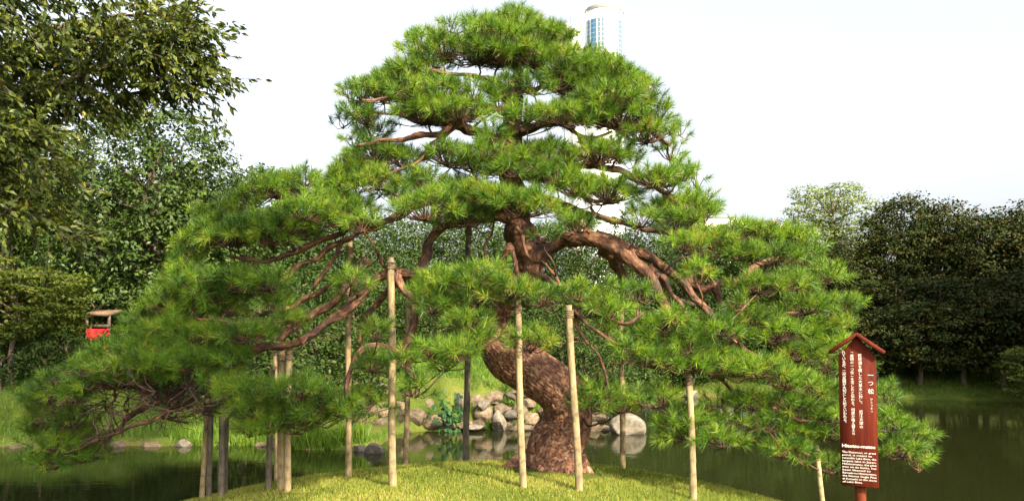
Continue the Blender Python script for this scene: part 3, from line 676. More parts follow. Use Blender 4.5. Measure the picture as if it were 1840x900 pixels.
txt('Hitotsu-matsu', xu(1519), zl(803.5), 0.031, align='LEFT', fit=0.205, off=0.0005, part='english_heading')
EN = ['The Daisensui, or great', 'pond, is meant to', 'resemble Lake Biwa, the', 'largest lake in Japan.', 'Hitotsumatsu, the pine', 'tree on its banks, has', 'been likened to', 'Karasaki-no-Hitotsumatsu,', 'the famous Single Pine', 'at Karasaki on the shore', 'of Lake Biwa.']
for k, s in enumerate(EN):
    txt(s, xu(1519), zl(813.5 + k * 5.35), 0.0180, align='LEFT', fit={1: 0.185, 6: 0.175, 10: 0.125}.get(k, 0.212), off=0.0001, part='english_lettering')
bpy.context.view_layer.update()
dg = bpy.context.evaluated_depsgraph_get()
acc = {}
for (o, x, z, rot, fit, sx, part) in TXT:
    me = bpy.data.meshes.new_from_object(o.evaluated_get(dg))
    co = np.zeros(len(me.vertices) * 3, np.float32); me.vertices.foreach_get('co', co); co = co.reshape(-1, 3).astype(float)
    if len(co):
        if fit: co[:, 0] *= fit / (co[:, 0].max() - co[:, 0].min())
        if rot:
            c = (co.max(0) + co.min(0)) / 2; q = co - c; co = np.stack([q[:, 1], -q[:, 0], q[:, 2]], -1)
        V = np.stack([co[:, 0] + x, np.full(len(co), -0.0185), co[:, 1] + z], -1)
        me.calc_loop_triangles(); T = np.array([t.vertices[:] for t in me.loop_triangles]).reshape(-1, 3)
        acc.setdefault(part, MB()).add(V, None, T)
    bpy.data.objects.remove(o)
for part, mb in acc.items(): link(part.split('#')[0], mb.mesh(part.split('#')[0], M['paint']), board)

# ------------------------------------------------------------------ stones
def stone_mesh(seed, name='stone', mat='stone', flat=1.0, cuts=9, sub=3):
    bm = bmesh.new(); bmesh.ops.create_icosphere(bm, subdivisions=sub, radius=1.0)
    rng = np.random.default_rng(seed); pl = [(nrm(rng.normal(size=3)), rng.uniform(0.55, 0.9)) for _ in range(cuts)]
    V = np.array([v.co[:] for v in bm.verts])
    for n, d in pl:
        k = V @ n; V = V - np.where(k > d, k - d, 0)[:, None] * n
    V += 0.025 * np.sin(V[:, [1, 2, 0]] * 7 + seed)
    V = V / np.abs(V).max(0)
    for v, c in zip(bm.verts, V): v.co = (c[0], c[1], c[2] * flat)
    me = bpy.data.meshes.new(name); bm.to_mesh(me); bm.free(); me.materials.append(M[mat])
    for p in me.polygons: p.use_smooth = False
    return me
SM = [stone_mesh(k) for k in range(8)]; SP = [stone_mesh(30 + k, mat='palestone') for k in range(4)]
bank = empty('stone_embankment', (-0.9, 20.3, -0.8))
tag(bank, 'mossy bank of piled rough stones across the pond behind the trunk', 'stone bank')
rs = np.random.default_rng(5)
def bstone(u, v, hw, hh, d, pale=False, dz=0.3, rz=None):
    c = P(u, v, d); me = (SP if pale else SM)[rs.integers(0, 4 if pale else 8)]
    o = link('stone', me, bank, Vector(c) - bank.location); m = d / F * 1.22
    o.scale = (hw * m, max(dz, hw * m * 0.8), hh * m); o.rotation_euler = (rs.normal(0, 0.06), rs.normal(0, 0.1), rs.uniform(-0.6, 0.6) if rz is None else rz)
for q in [(742, 757, 26, 20), (785, 760, 24, 15), (722, 735, 14, 12), (806, 732, 20, 14), (770, 728, 18, 12), (835, 765, 14, 10), (858, 766, 12, 10), (908, 762, 16, 12), (930, 742, 16, 14), (868, 742, 14, 16),
          (852, 722, 16, 12), (905, 738, 16, 14), (935, 768, 18, 9), (955, 755, 14, 12), (690, 728, 18, 12), (668, 740, 16, 12), (700, 745, 16, 12), (820, 708, 14, 10), (890, 715, 18, 12), (920, 715, 14, 10),
          (945, 725, 14, 10), (760, 708, 16, 9), (790, 705, 14, 9), (730, 715, 14, 10), (700, 710, 14, 9), (968, 772, 14, 8), (1060, 768, 14, 9), (1085, 772, 12, 7), (1070, 752, 14, 9), (985, 765, 16, 12),
          (1005, 770, 14, 10), (1035, 768, 16, 11), (1020, 748, 16, 10), (980, 742, 14, 10), (712, 768, 12, 7), (806, 769, 12, 6), (680, 760, 14, 9), (652, 752, 12, 9)]:
    bstone(*q, d=20.25 + (775 - q[1]) * 0.012)
for q in [(655 + k * 25 + (k * 37 % 11) - 5, 692 + (k * 53 % 14), 13 + (k * 29 % 9), 8 + (k * 17 % 6)) for k in range(16)] + [(668 + k * 27, 712 + (k * 31 % 12), 14 + (k * 13 % 8), 9 + (k * 7 % 5)) for k in range(13)]: bstone(*q, d=20.5 + (775 - q[1]) * 0.011)
for q in [(897, 757, 11, 19), (870, 728, 7, 9), (826, 730, 7, 22), (918, 745, 14, 8), (850, 768, 16, 5), (940, 705, 18, 9)]: bstone(*q, d=20.0 + (775 - q[1]) * 0.012, pale=True)
def rock(u, vw, hw, hh, d, label, pale=True, sink=0.3, seed=50, flat=1.0, group=None, nm='boulder', z=None):
    c = P(u, vw, d); me = stone_mesh(seed, 'boulder', 'palestone' if pale else 'stone', 1.0, 4, 4); me.polygons.foreach_set('use_smooth', [True] * len(me.polygons))
    m = d / F; o = link(nm, me, None, (c[0], c[1], (WATER if z is None else z) + hh * m * (1 - 2 * sink)))
    o.scale = (hw * m, hw * m * 0.8, hh * m); o.rotation_euler = (0.05, 0.08, seed)
    tag(o, label, 'rock', group); return o
rock(1128, 775, 37, 24, 19.6, 'big rounded pale boulder half sunk in the pond', seed=51, sink=0.25)
rock(672, 806, 24, 12, 16.5, 'low flat grey rock at the tip of the reed tuft', seed=52, sink=0.3)
rock(1243, 716, 14, 9, 30.5, 'small pale rock on the far dark shore', seed=54, sink=0.2)
slab = stone_mesh(60, 'slab', 'palestone', 1.0, 6, 3)
o = link('stone_slab', slab, None, tuple(P(678, 691, 20.9))); o.scale = (0.36, 0.3, 0.085); o.rotation_euler = (0, 0.06, 0.2)
tag(o, 'flat pale slab stone lying on the bank above the piled stones', 'rock')
SE = []
for k in range(34):                                         # edging stones along the grassy shore
    x = -11.6 + k * 0.272 + rs.normal(0, 0.06)
    if -6.8 < x < -6.0 or rs.uniform() < 0.35: continue
    y = float(shore(x)) + rs.uniform(-.04, .06); s = rs.uniform(0.06, 0.21)
    o = link('edging_stone', (SP if rs.uniform() < 0.15 else SM)[rs.integers(0, 4)], None, (x, y - 0.05, WATER + rs.uniform(-.03, .03))); o.scale = (s * 1.35, s, s * 0.7); o.rotation_euler = (0, 0, rs.uniform(0, 6))
    tag(o, 'small edging stone at the waterline below the bright grass bank', 'rock', 'stones edging the grass bank')

# ------------------------------------------------------------------ foliage builders
def leaf_cloud(pos, nor, size, rng, aspect=0.5, droop=0.0, tint=None):
    n = len(pos)
    ref = rng.normal(size=(n, 3)); ref[:, 2] -= droop
    nor = nrm(nor); t = nrm(ref - nor * np.sum(ref * nor, 1, keepdims=True)); b = np.cross(nor, t)
    s = (size * rng.uniform(0.7, 1.25, n))[:, None]; wd = s * aspect * 0.5
    V = np.stack([pos - t * s * 0.5, pos + b * wd + nor * wd * 0.3, pos + t * s * 0.5 - nor * s * 0.08, pos - b * wd + nor * wd * 0.3], 1).reshape(-1, 3)
    Qd = np.arange(n * 4).reshape(-1, 4)
    tint = rng.uniform(0, 1, n) if tint is None else tint
    return V, Qd, np.repeat(tint, 4)
def make_crown(lobes, rng, leaf, dens, per, cr, flat=0.5, up=0.5, aspect=0.55, droop=0.0, gap=0.0):
    """leaf sprays over the shells of a group of lobes (centre, radii)"""
    VV = MB()
    for (c, r) in lobes:
        c = np.array(c, float); r = np.array(r, float)
        area = 4 * math.pi * ((r[0] * r[1]) ** 1.6 + (r[0] * r[2]) ** 1.6 + (r[1] * r[2]) ** 1.6) ** (1 / 1.6) / 3 ** (1 / 1.6)
        n = max(4, int(dens * area)); d = nrm(rng.normal(size=(n, 3)))
        k = rng.uniform(0, 1, n) < np.where(d[:, 2] < -0.3, 0.45, 1.0); d = d[k]; n = len(d)
        rad = rng.uniform(0.72, 1.06, n) + 0.10 * np.sin(d[:, 0] * 5 + c[0]) * np.sin(d[:, 2] * 6 + c[1])
        p = c + d * r * rad[:, None]
        hid = np.zeros(n, bool)
        for (c2, r2) in lobes:
            if c2 is c or np.allclose(c2, c): continue
            hid |= np.sum(((p - np.array(c2)) / np.array(r2)) ** 2, 1) < 0.45
        p, d = p[~hid], d[~hid]; n = len(p)
        if not n: continue
        q = np.repeat(p, per, 0); dd = np.repeat(d, per, 0)
        q = q + rng.normal(size=q.shape) * np.array([cr, cr, cr * flat]) * 0.6
        nn = dd * 0.55 + np.array([0, 0, up]) + rng.normal(0, 0.42, q.shape)
        tt = np.clip(np.repeat(rng.uniform(0.1, 0.9, n), per) * 0.65 + rng.uniform(0, 0.35, n * per), 0, 1)
        V, Qd, tt = leaf_cloud(q, nn, leaf, rng, aspect, droop, tt); VV.add(V, Qd, None, t=tt)
    return VV
def wood(mb, pts, rad, sides=8):
    p, r = resample(pts, rad, 0.25); s = np.arange(len(p)); p = p + 0.04 * np.stack([np.sin(s * 1.1), np.cos(s * .9), 0 * s], -1) * np.minimum(1, s / 3)[:, None]
    V, Qd, T = tube(p, r, sides); mb.add(V, Qd, T)
def crown_lobes(rng, hw, z0, z1, n, style):
    L = []; cz, hz = (z0 + z1) / 2, (z1 - z0) / 2
    for k in range(n):
        f = (k + 0.5) / n; zz = cz + hz * (1 - 2 * f) * 0.82
        a = k * 2.39996 + rng.uniform(-.4, .4)
        env = math.sqrt(max(0.05, 1 - ((zz - cz) / hz) ** 2)) if style != 'cone' else (0.35 + 0.65 * f)
        rr = hw * env * rng.uniform(0.45, 0.72)
        s = hw * rng.uniform(0.30, 0.46)
        fz = {'layer': 0.38, 'round': 0.8, 'cone': 0.7}[style]
        L.append((np.array([math.cos(a) * rr, math.sin(a) * rr, zz]), np.array([s, s, s * fz])))
    return L
def tree_mesh(seed, hw, z0, z1, nl, style, leaf, dens, per, cr, mat, tr, fork=0.45, **kw):
    rng = np.random.default_rng(seed); L = crown_lobes(rng, hw, z0, z1, nl, style)
    cr_ = make_crown(L, rng, leaf, dens, per, cr, **kw).mesh('crown', M[mat])
    mb = MB(); zf = z0 + (z1 - z0) * fork
    wood(mb, [(0, 0, -0.3), (0.05, 0, z0 * .5), (0.1, 0.05, zf), (0.0, 0, z0 + (z1 - z0) * .85)], [tr * 1.3, tr, tr * .7, tr * .15], 10)
    for (c, r) in L:
        st = np.array([0.05, 0, min(c[2] - 0.25 * np.linalg.norm(c[:2]), zf + 0.5)]); st[2] = max(st[2], z0 * 0.55)
        md = st * .45 + c * .55 + np.array([0, 0, 0.15]); wood(mb, [st, md, c], [tr * .42, tr * .25, tr * .08], 6)
    return mb.mesh('trunk', M['bgbark'], True), cr_
def place_tree(name, meshes, loc, rz, sc_, label, cat='tree', group=None):
    e = empty(name, loc, rz); e.scale = (sc_,) * 3 if np.isscalar(sc_) else sc_
    link('trunk', meshes[0], e); link('crown', meshes[1], e); tag(e, label, cat, group); return e
def at(u, d, dz=0.0):
    x = (u - U0) / F * d * 1.0; return (x, d, float(height(x, d)) + dz)
def by_u(u, opts): return next(s for lim, s in opts if u < lim)
def zof(u, v, d): return P(u, v, d)[2] - at(u, d)[2]

# big evergreen at the left
d = 24.0
place_tree('evergreen_tree', tree_mesh(101, 2.95, zof(265, 575, d), zof(265, 212, d), 34, 'round', 0.145, 7.5, 15, 0.30, 'evergreen', 0.22, aspect=0.5, up=0.6), at(262, d), 0.3, 1.0,
           'big rounded glossy evergreen tree behind the red cloth', 'tree')
d = 27.0
place_tree('evergreen_tree', tree_mesh(102, 2.6, zof(420, 520, d), zof(420, 318, d), 18, 'round', 0.15, 7, 13, 0.30, 'evergreen', 0.18), at(410, d), 1.0, 1.0, 'lower evergreen tree whose shoulder shows beside the big evergreen', 'tree')
d = 22.5
place_tree('broadleaf_tree', tree_mesh(103, 2.5, zof(20, 470, d), zof(20, 235, d), 20, 'round', 0.14, 6.5, 13, 0.28, 'midgreen', 0.24), at(-5, d), 0.0, 1.0, 'shaded broadleaf tree with pale leaning trunk under the cherry boughs', 'tree')
mp = tree_mesh(104, 1.35, 1.0, 3.0, 16, 'layer', 0.085, 22, 12, 0.16, 'maple', 0.07, aspect=0.8, flat=0.25, up=0.9)
for (u, d, s, rz, lab) in [(20, 19.8, 1.0, 0.2, 'yellow green maple on the grass bank at the pond edge'), (85, 20.9, 0.95, 2.2, 'yellow green maple growing close to the red cloth'), (-60, 20.5, 1.1, 4.0, 'outermost yellow green maple on the left bank')]:
    place_tree('maple_tree', mp, at(u, d), rz, s, lab, 'tree')

# trees across the pond behind the pine
cm = [tree_mesh(120 + k, 2.3, 0.8, 5.2, 20, 'round', 0.115, 8.5, 15, 0.30, 'midgreen', 0.15) for k in range(2)]
for k, (u, d, vt) in enumerate([(-90, 28, 330), (20, 29, 335), (130, 30, 330), (260, 30, 330), (380, 29.5, 345), (480, 29, 372), (570, 31, 385), (665, 30, 392), (760, 32, 388), (860, 31, 392), (950, 33, 402), (1045, 32, 408), (1135, 35, 404), (1225, 36, 410), (1320, 37, 408), (1400, 38, 404), (1275, 33.8, 420), (1365, 34.2, 425)]):
    s = zof(u, vt, d) / 5.3
    place_tree('background_tree', cm[k % 2], at(u, d), k * 1.3, (1.0, 1.0, s) if 0.7 < s < 1.35 else (s, s, s), by_u(u, [(300, 'leafy green tree rising behind the hut and the big evergreen'), (800, 'leafy green tree across the pond seen between the left limbs'), (1000, 'leafy green tree across the pond right behind the trunk'), (9999, 'leafy green tree on the far shore seen under the right limbs')]), 'tree', 'trees across the pond behind the pine')
um = tree_mesh(130, 1.5, 0.25, 2.4, 14, 'round', 0.095, 12, 13, 0.22, 'midgreen', 0.07)
for k, (u, d, s) in enumerate([(560, 22.6, 0.75), (640, 23.2, 0.95), (740, 24, 1.0), (830, 25, 0.9), (960, 25, 1.05), (1045, 26.5, 1.15), (1130, 30.5, 1.2), (1210, 32.6, 1.15), (1300, 32.8, 1.2), (1390, 32.6, 1.15), (470, 21.8, 0.85), (380, 22, 0.9), (430, 23, 1.1), (520, 24, 1.2), (600, 25, 1.25), (700, 25.5, 1.2), (780, 23.4, .75), (880, 24.6, .95), (990, 24.0, .8), (330, 24, 1.1), (260, 23.5, 1.0), (200, 23.6, 1.0), (150, 25, 1.2), (90, 23.6, 1.1), (30, 23.6, 1.1), (-40, 24, 1.2), (1075, 28, 1.1), (1170, 33, 1.3), (1255, 33.5, 1.3), (1345, 33.5, 1.3), (1440, 33.2, 1.2), (1012, 23.2, .7), (1050, 24.4, .8), (1085, 26, .9), (1112, 28.4, 1.0), (1150, 31.6, 1.1), (1200, 31.9, 1.1), (1240, 32.2, 1.1)]):
    place_tree('shrub', um, at(u, d), k * 2.1, s, by_u(u, [(350, 'rounded green shrub beneath the evergreen tree near the red cloth'), (720, 'rounded green shrub on the slope behind the reed point'), (1005, 'rounded green shrub on the grass above the piled stones'), (1100, 'rounded green shrub right behind the half sunk boulder'), (9999, 'rounded green shrub on the far shore beyond the boulder')]), 'shrub', 'shrubs under the background trees')
ys = tree_mesh(131, 0.6, 0.15, 0.9, 9, 'round', 0.07, 26, 10, 0.12, 'maple', 0.03)
place_tree('shrub', ys, at(590, 21.2), 0.5, 1.1, 'small yellowish clipped shrub behind the reed tuft', 'shrub')
ds = tree_mesh(132, 0.7, 0.12, 0.95, 10, 'round', 0.08, 22, 10, 0.14, 'midgreen', 0.04)
for k, (u, d, s) in enumerate([(345, 19.4, 1.2), (400, 19.2, 1.3), (455, 19.6, 1.4), (510, 19.2, 1.3), (560, 18.8, 1.1), (600, 21.6, 1.3), (640, 21.8, 1.0), (300, 19.6, 1.3), (250, 19.9, 1.0), (200, 20.2, 1.2), (650, 20.6, 1.2), (700, 21.5, 1.1), (560, 20.6, 1.5), (480, 20.8, 1.5), (420, 20.6, 1.4), (360, 20.6, 1.4), (300, 20.8, 1.3), (120, 20.4, 1.1), (160, 19.8, 1.0), (60, 20.6, 1.1), (380, 19.9, 1.3), (440, 18.9, .8), (330, 18.9, .8), (530, 19.9, 1.3), (620, 20.2, 1.3)]):
    place_tree('bank_shrub', ds, at(u, d), u * 1.3, s, by_u(u, [(260, 'low bushy shrub on the bank below the hut and maples'), (470, 'low bushy shrub on the bank behind the outer foursome of poles'), (9999, 'low bushy shrub on the bank behind the reed point')]), 'shrub', 'low shrubs along the grass bank')
for u, d, s in [(10, 19.6, 1.0), (75, 19.9, 0.9), (-50, 19.9, 1.1)]: place_tree('shrub', ds, at(u, d), u, s, 'low dark shrub at the foot of the maples', 'shrub', 'shrubs at the foot of the maples')

# pale spreading tree and the dark trees at the right
d = 44.0
place_tree('spreading_tree', tree_mesh(140, 2.75, zof(1497, 470, d), zof(1497, 324, d), 26, 'layer', 0.17, 4.6, 10, 0.30, 'pale', 0.16, flat=0.3, up=0.8), at(1497, d), 0.4, 1.0, 'airy pale green spreading tree rising above the dark trees', 'tree')
dk = [tree_mesh(150 + k, 3.1, 0.3, 7.3, 38, 'round', 0.17, 6.5, 13, 0.34, 'dark', 0.22) for k in range(3)]
for k, (u, d, vt) in enumerate([(1560, 36, 425), (1650, 36.5, 352), (1745, 35.5, 382), (1840, 35, 374), (1935, 34, 366), (2030, 33, 360), (1470, 37.5, 448)]):
    s = zof(u, vt, d) / 7.45
    place_tree('dark_tree', dk[k % 3], at(u, d), k * 1.7, (0.9, 0.9, s), {0: 'lower dark tree just below the airy pale tree', 1: 'tallest dark bronze tree standing next to the airy pale tree', 6: 'dark tree between the pine edge and the airy pale tree'}.get(k, 'dense dark bronze green tree on the shaded far shore'), 'tree', 'dark trees along the right shore')
lm = tree_mesh(160, 1.9, 0.5, 3.4, 22, 'layer', 0.14, 8, 12, 0.26, 'dark', 0.10, flat=0.35, up=0.8)
for k, (u, d, s) in enumerate([(1570, 31.6, .9), (1650, 31.3, 1.0), (1730, 30.9, .95), (1800, 30.4, 1.1), (1880, 30, 1.1), (1490, 32.4, 0.95), (1610, 33, 1.2), (1690, 32.8, 1.2), (1770, 32.2, 1.2), (1845, 31.8, 1.2)]):
    place_tree('layered_tree', lm, at(u, d), k * 1.1, s, 'low dark layered tree hanging over the shaded far shore', 'tree', 'low trees at the shaded waterline')
place_tree('maple_tree', mp, at(1862, 27.6), 1.0, 1.0, 'sunlit yellow green maple in front of the dark trees', 'tree')
# trees that stand outside the picture on the right shore and behind the viewer and throw the shade
sh = tree_mesh(170, 4.2, 2.5, 12.5, 34, 'round', 0.34, 2.6, 12, 0.55, 'dark', 0.3)
for k, (x, y) in enumerate([(25.5, 20), (31, 16.5), (23.5, 24), (36, 12)]):
    place_tree('shade_tree', sh, (x, y, float(height(x, y))), k, 1.0, 'tall dark tree on the right shore shading the water', 'tree', 'tall trees on the right shore')

place_tree('shade_tree', tree_mesh(171, 1.85, 8.5, 11.5, 13, 'round', 0.22, 5.0, 11, 0.4, 'dark', 0.2), (3.5, -2.6, 0.0), 0.5, 1.0, 'tall tree behind the viewer casting dappled shade on the low boughs', 'tree')
place_tree('shade_tree', tree_mesh(172, 2.9, 21.8, 27.0, 15, 'round', 0.3, 3.2, 11, 0.5, 'dark', 0.35), (8.4, -8.4, 0.0), 1.5, 1.0, 'very tall tree behind the viewer shading the left bank', 'tree')
# ------------------------------------------------------------------ cherry boughs overhead at the left
rc = np.random.default_rng(77)
ch = empty('cherry_tree', (-9.2, 8.2, float(height(-9.2, 8.2)))); CO = np.array(ch.location)
tag(ch, 'cherry tree with drooping leafy boughs reaching in over the pond', 'tree')
mb = MB(); wood(mb, [CO + np.array([0, 0, -.4]), CO + np.array([.1, 0, 1.5]), CO + np.array([.5, .1, 3.2]), CO + np.array([.9, -.2, 5.6])], [.26, .2, .16, .07], 12)
BR = [[(-140, 250), (0, 195), (110, 150), (230, 105), (330, 70)], [(-140, 270), (0, 225), (120, 190), (260, 165), (380, 150)], [(-140, 230), (-20, 120), (80, 60), (200, 30), (330, 30)], [(-140, 260), (0, 245), (60, 245)], [(-140, 180), (0, 90), (120, 75), (240, 60), (350, 50)],
      [(-140, 210), (-60, 60), (20, -10), (120, -40), (230, -30)], [(-140, 290), (-40, 300), (30, 305), (100, 310)], [(-140, 240), (20, 165), (150, 120), (290, 110), (360, 100)], [(-140, 200), (-100, 20), (-40, -90), (60, -120)], [(-140, 320), (-60, 360), (10, 380)], [(-140, 320), (0, 350), (70, 385), (120, 430)]]
leaves_p, leaves_d = [], []
for k, b in enumerate(BR):
    dd = 7.4 + rc.uniform(-0.7, 0.7)
    pts = np.array([P(u, v, dd + (0.5 - i * 0.12) * rc.uniform(-.5, 1)) for i, (u, v) in enumerate(b)])
    st = CO + np.array([.45, .1, 3.0 + 0.1 * k]); pp, rr = resample(np.vstack([st, pts]), np.linspace(.05, .009, len(b) + 1), 0.08)
    V, Qd, T = tube(pp, rr, 6); mb.add(V, Qd, T)
    for q in range(8, len(pp), 1):                          # side twigs, each hung with leaves
        for s in range(6):
            L = rc.uniform(0.25, 0.6); dr = nrm(np.array([rc.uniform(-.2, 1.0), rc.normal(0, .6), rc.normal(0.05, .38)]))
            t = np.linspace(0, 1, 5)[:, None]; tw = pp[q] + dr * L * t + np.array([0, 0, -0.22]) * t ** 2 * L
            if q % 2 == 0 or s == 0:
                V, Qd, T = tube(tw, np.linspace(.005, .002, 5), 4, cap=False); mb.add(V, Qd)
            n = int(L / 0.026); tt = rc.uniform(0.15, 1.0, n)[:, None]
            lp = pp[q] + dr * L * tt + np.array([0, 0, -0.22]) * tt ** 2 * L
            leaves_p.append(lp); leaves_d.append(np.repeat(dr[None], n, 0))
link('trunk', (lambda m: (m.transform(Matrix.Translation(-Vector(CO))), m)[1])(mb.mesh('trunk', M['bgbark'], True)), ch)
lp, ld = np.concatenate(leaves_p), np.concatenate(leaves_d); n = len(lp)
t = nrm(ld * 0.7 + np.array([0.2, 0, -0.5]) + rc.normal(0, 0.42, (n, 3))); ref = nrm(rc.normal(size=(n, 3)) + np.array([0.2, -0.5, 0.8]))
b = nrm(np.cross(t, ref)); nn = np.cross(b, t); s = rc.uniform(.06, .105, n)[:, None]; wd = s * .2
st = lp + rc.normal(0, .012, (n, 3)); cu = nn * s * -.10
V = np.stack([st, st + t * s * .42 + b * wd + nn * wd * .35, st + t * s * .45, st + t * s * .42 - b * wd + nn * wd * .35, st + t * s + cu], 1).reshape(-1, 3)
k = np.arange(n)[:, None] * 5
T = np.concatenate([k + np.array([0, 1, 2]), k + np.array([1, 4, 2]), k + np.array([0, 2, 3]), k + np.array([2, 4, 3])])
tn = np.clip(rc.uniform(0, .93, n), 0, .93); tn[rc.uniform(0, 1, n) < .006] = 1.0
link('crown', npmesh('crown', V - CO, T, np.repeat(tn, 5), M['cherry']), ch)

# ------------------------------------------------------------------ grass
def blades(pos, h, wd, rng, lean=0.35, tint=None):
    n = len(pos); d = nrm(np.stack([rng.normal(0, lean, n), rng.normal(0, lean, n), np.ones(n)], -1)); s = nrm(np.cross(d, rng.normal(size=(n, 3)))) * (wd / 2)
    hh = (h * rng.uniform(.5, 1.2, n))[:, None]
    mid = pos + d * hh * .55; tip = mid + nrm(d + rng.normal(0, lean, (n, 3))) * hh * .45
    V = np.stack([pos - s, pos + s, mid + s * .7, mid - s * .7, tip], 1).reshape(-1, 3); k = np.arange(n)[:, None] * 5
    tint = np.clip(rng.normal(.5, .2, n), 0, 1) if tint is None else tint
    return V, [np.concatenate([k + np.array([0, 1, 2, 3])]), np.concatenate([k + np.array([3, 2, 4])])], np.repeat(tint, 5)
def lawn(name, x0, x1, y0, y1, n, h, wd, mat, label, keep=None, lean=.35, seed=1, dry=0.0):
    rng = np.random.default_rng(seed); x = rng.uniform(x0, x1, n); y = rng.uniform(y0, y1, n); z = height(x, y)
    k = z > WATER + 0.03
    if keep is not None: k &= keep(x, y)
    x, y, z = x[k], y[k], z[k]; pos = np.stack([x, y, z - .004], -1)
    patch = np.sin(x * 1.9 + 1.3 * np.sin(y * 1.7)) * np.sin(y * 2.3 + 1.1 * np.sin(x * 1.3))
    tn = np.clip(.5 + .18 * rng.normal(size=len(x)) + .22 * patch + dry * (rng.uniform(0, 1, len(x)) < .12), 0, 1)
    V, Fc, tn = blades(pos, h, wd, rng, lean, tn)
    tag(link(name, npmesh(name, V, Fc, tn, M[mat])), label, 'grass', kind='stuff')
bare = lambda x, y: (np.hypot((x - .5) / 1.0, (y - 9.3) / .8) > .5 + .12 * np.sin(x * 9))
lawn('lawn_grass', -4.2, 4.4, 6.3, 11.5, 190000, .045, .0045, 'grass', 'short sunny lawn grass covering the mound', bare, seed=1, dry=.45)
lawn('bank_grass', -13, -2.8, 16.8, 21.5, 26000, .15, .014, 'reed', 'bright rough grass on the far left bank', lambda x, y: (y > shore(x) + .1) & ((x < -7.4) | (y < shore(x) + 1.3)), seed=2)
lawn('bank_grass', -3.0, 2.6, 20.9, 25, 15000, .17, .014, 'reed', 'sunlit grass growing above the piled stone bank', lambda x, y: y > shore(x) + .75, seed=3)
lawn('bank_grass', 6, 24, 28, 34.5, 16000, .16, .018, 'reed', 'shaded grass strip on the far right shore', lambda x, y: y > shore(x) + .05, seed=4)
def reeds(name, cx, cy, rx, ry, n, h, label, seed):
    rng = np.random.default_rng(seed); a = rng.uniform(0, 6.28, n); q = np.sqrt(rng.uniform(0, 1, n)); x = cx + rx * q * np.cos(a); y = cy + ry * q * np.sin(a)
    z = np.maximum(height(x, y), WATER) - .02
    V, Fc, tn = blades(np.stack([x, y, z], -1), h, .018, rng, .28, np.clip(rng.normal(.7, .2, n), 0, 1)); o = link(name, npmesh(name, V, Fc, tn, M['reed'])); tag(o, label, 'reeds', kind='stuff')
reeds('reed_tuft', -4.0, 17.2, .95, .4, 2200, .50, 'lush bright green reeds on the little point beside the flat rock', 5)
reeds('reed_tuft', -6.3, 17.75, 1.3, .3, 2200, .27, 'bright green waterside grass under the low left boughs', 6)
for k, (u, v, hh) in enumerate([(705, 752, .2), (765, 742, .22), (838, 735, .2), (880, 768, .16), (915, 725, .22), (845, 705, .25), (780, 718, .2), (940, 760, .16), (725, 725, .22), (690, 735, .25), (675, 705, .25), (710, 695, .22), (755, 700, .25), (805, 695, .25), (870, 695, .22), (925, 700, .25), (745, 680, .3), (660, 725, .25)]):
    c = P(u, v, 20.2 + (775 - v) * .011); rng = np.random.default_rng(40 + k); n = 130; pos = c + rng.normal(0, .1, (n, 3)) * np.array([1, .6, .4])
    V, Fc, tn = blades(pos, hh, .02, rng, .6); tag(link('fern_tuft', npmesh('fern_tuft', V, Fc, tn * .6, M['reed'])), 'green fern tuft growing in the joints of the piled stones', 'plant', 'fern tufts in the stone bank', 'stuff')
reeds('grass_clump', 1.05, 20.9, .5, .35, 1200, .30, 'rounded grass clump on the stone bank next to the trunk', 7)
iv = np.random.default_rng(9); c = P(808, 745, 19.85); ivy = empty('ivy_plant', tuple(c)); tag(ivy, 'dark glossy leafy plant hanging over the piled stones', 'plant')
lm4 = []
for k in range(4):
    V, Qd, tn = leaf_cloud(np.zeros((1, 3)), np.array([[0, 0, 1.]]), .11, iv, .8, 0, np.array([k / 3])); lm4.append(npmesh('leaf', V, Qd, tn, M['ivy']))
for k in range(150):
    o = link('leaf', lm4[k % 4], ivy, (iv.normal(0, .17), iv.normal(-.06, .06), iv.normal(0, .22))); o.rotation_euler = (math.radians(60) + iv.normal(0, .3), iv.normal(0, .3), iv.normal(0, .5))

# ------------------------------------------------------------------ rest hut with the red cloth
hd = 22.0
hp = P(184, 600, hd); hz = float(height(hp[0], hd))
hut = empty('rest_hut', (hp[0], hd, hz)); tag(hut, 'small thatched rest hut under the trees with crossed ridge sticks', 'hut')
zz = lambda v: P(184, v, hd)[2] - hz
for (x, y) in [(-.30, -.25), (.30, -.25), (-.22, .8), (.30, .8)]:
    mb = MB(); V, Qd, T = tube(np.array([(x, y, -.2), (x + .01, y, zz(600)), (x, y, zz(566))]), [.045, .04, .04], 8); mb.add(V, Qd, T); link('post', mb.mesh('post', M['bgbark'], True), hut)
mb = MB(); za_, ze_ = zz(545), zz(568)
V = [(x, y, z) for (x, y, z) in [(-.24, -.4, ze_), (.34, -.4, ze_), (.34, .28, ze_ + .10), (-.24, .28, ze_ + .10), (-.24, .95, ze_), (.34, .95, ze_), (-.24, -.4, ze_ + .09), (.34, -.4, ze_ + .09), (.34, .28, ze_ + .19), (-.24, .28, ze_ + .19), (-.24, .95, ze_ + .09), (.34, .95, ze_ + .09)]]
mb.add(V, Q=[(0, 3, 2, 1), (3, 4, 5, 2), (6, 7, 8, 9), (9, 8, 11, 10), (0, 1, 7, 6), (4, 10, 11, 5), (0, 6, 9, 3), (3, 9, 10, 4), (1, 2, 8, 7), (2, 5, 11, 8)])
roof = link('roof', mb.mesh('roof', M['thatch']), hut)
for s in (-1, 1):
    mb = MB(); V, Qd, T = tube(np.array([(-.30, .28 - s * .15, ze_ + .1), (-.30 + s * .1, .28 + s * .2, ze_ + .38)]), [.03, .025], 6); mb.add(V, Qd, T); link('ridge_stick', mb.mesh('ridge_stick', M['thatch'], True), roof)
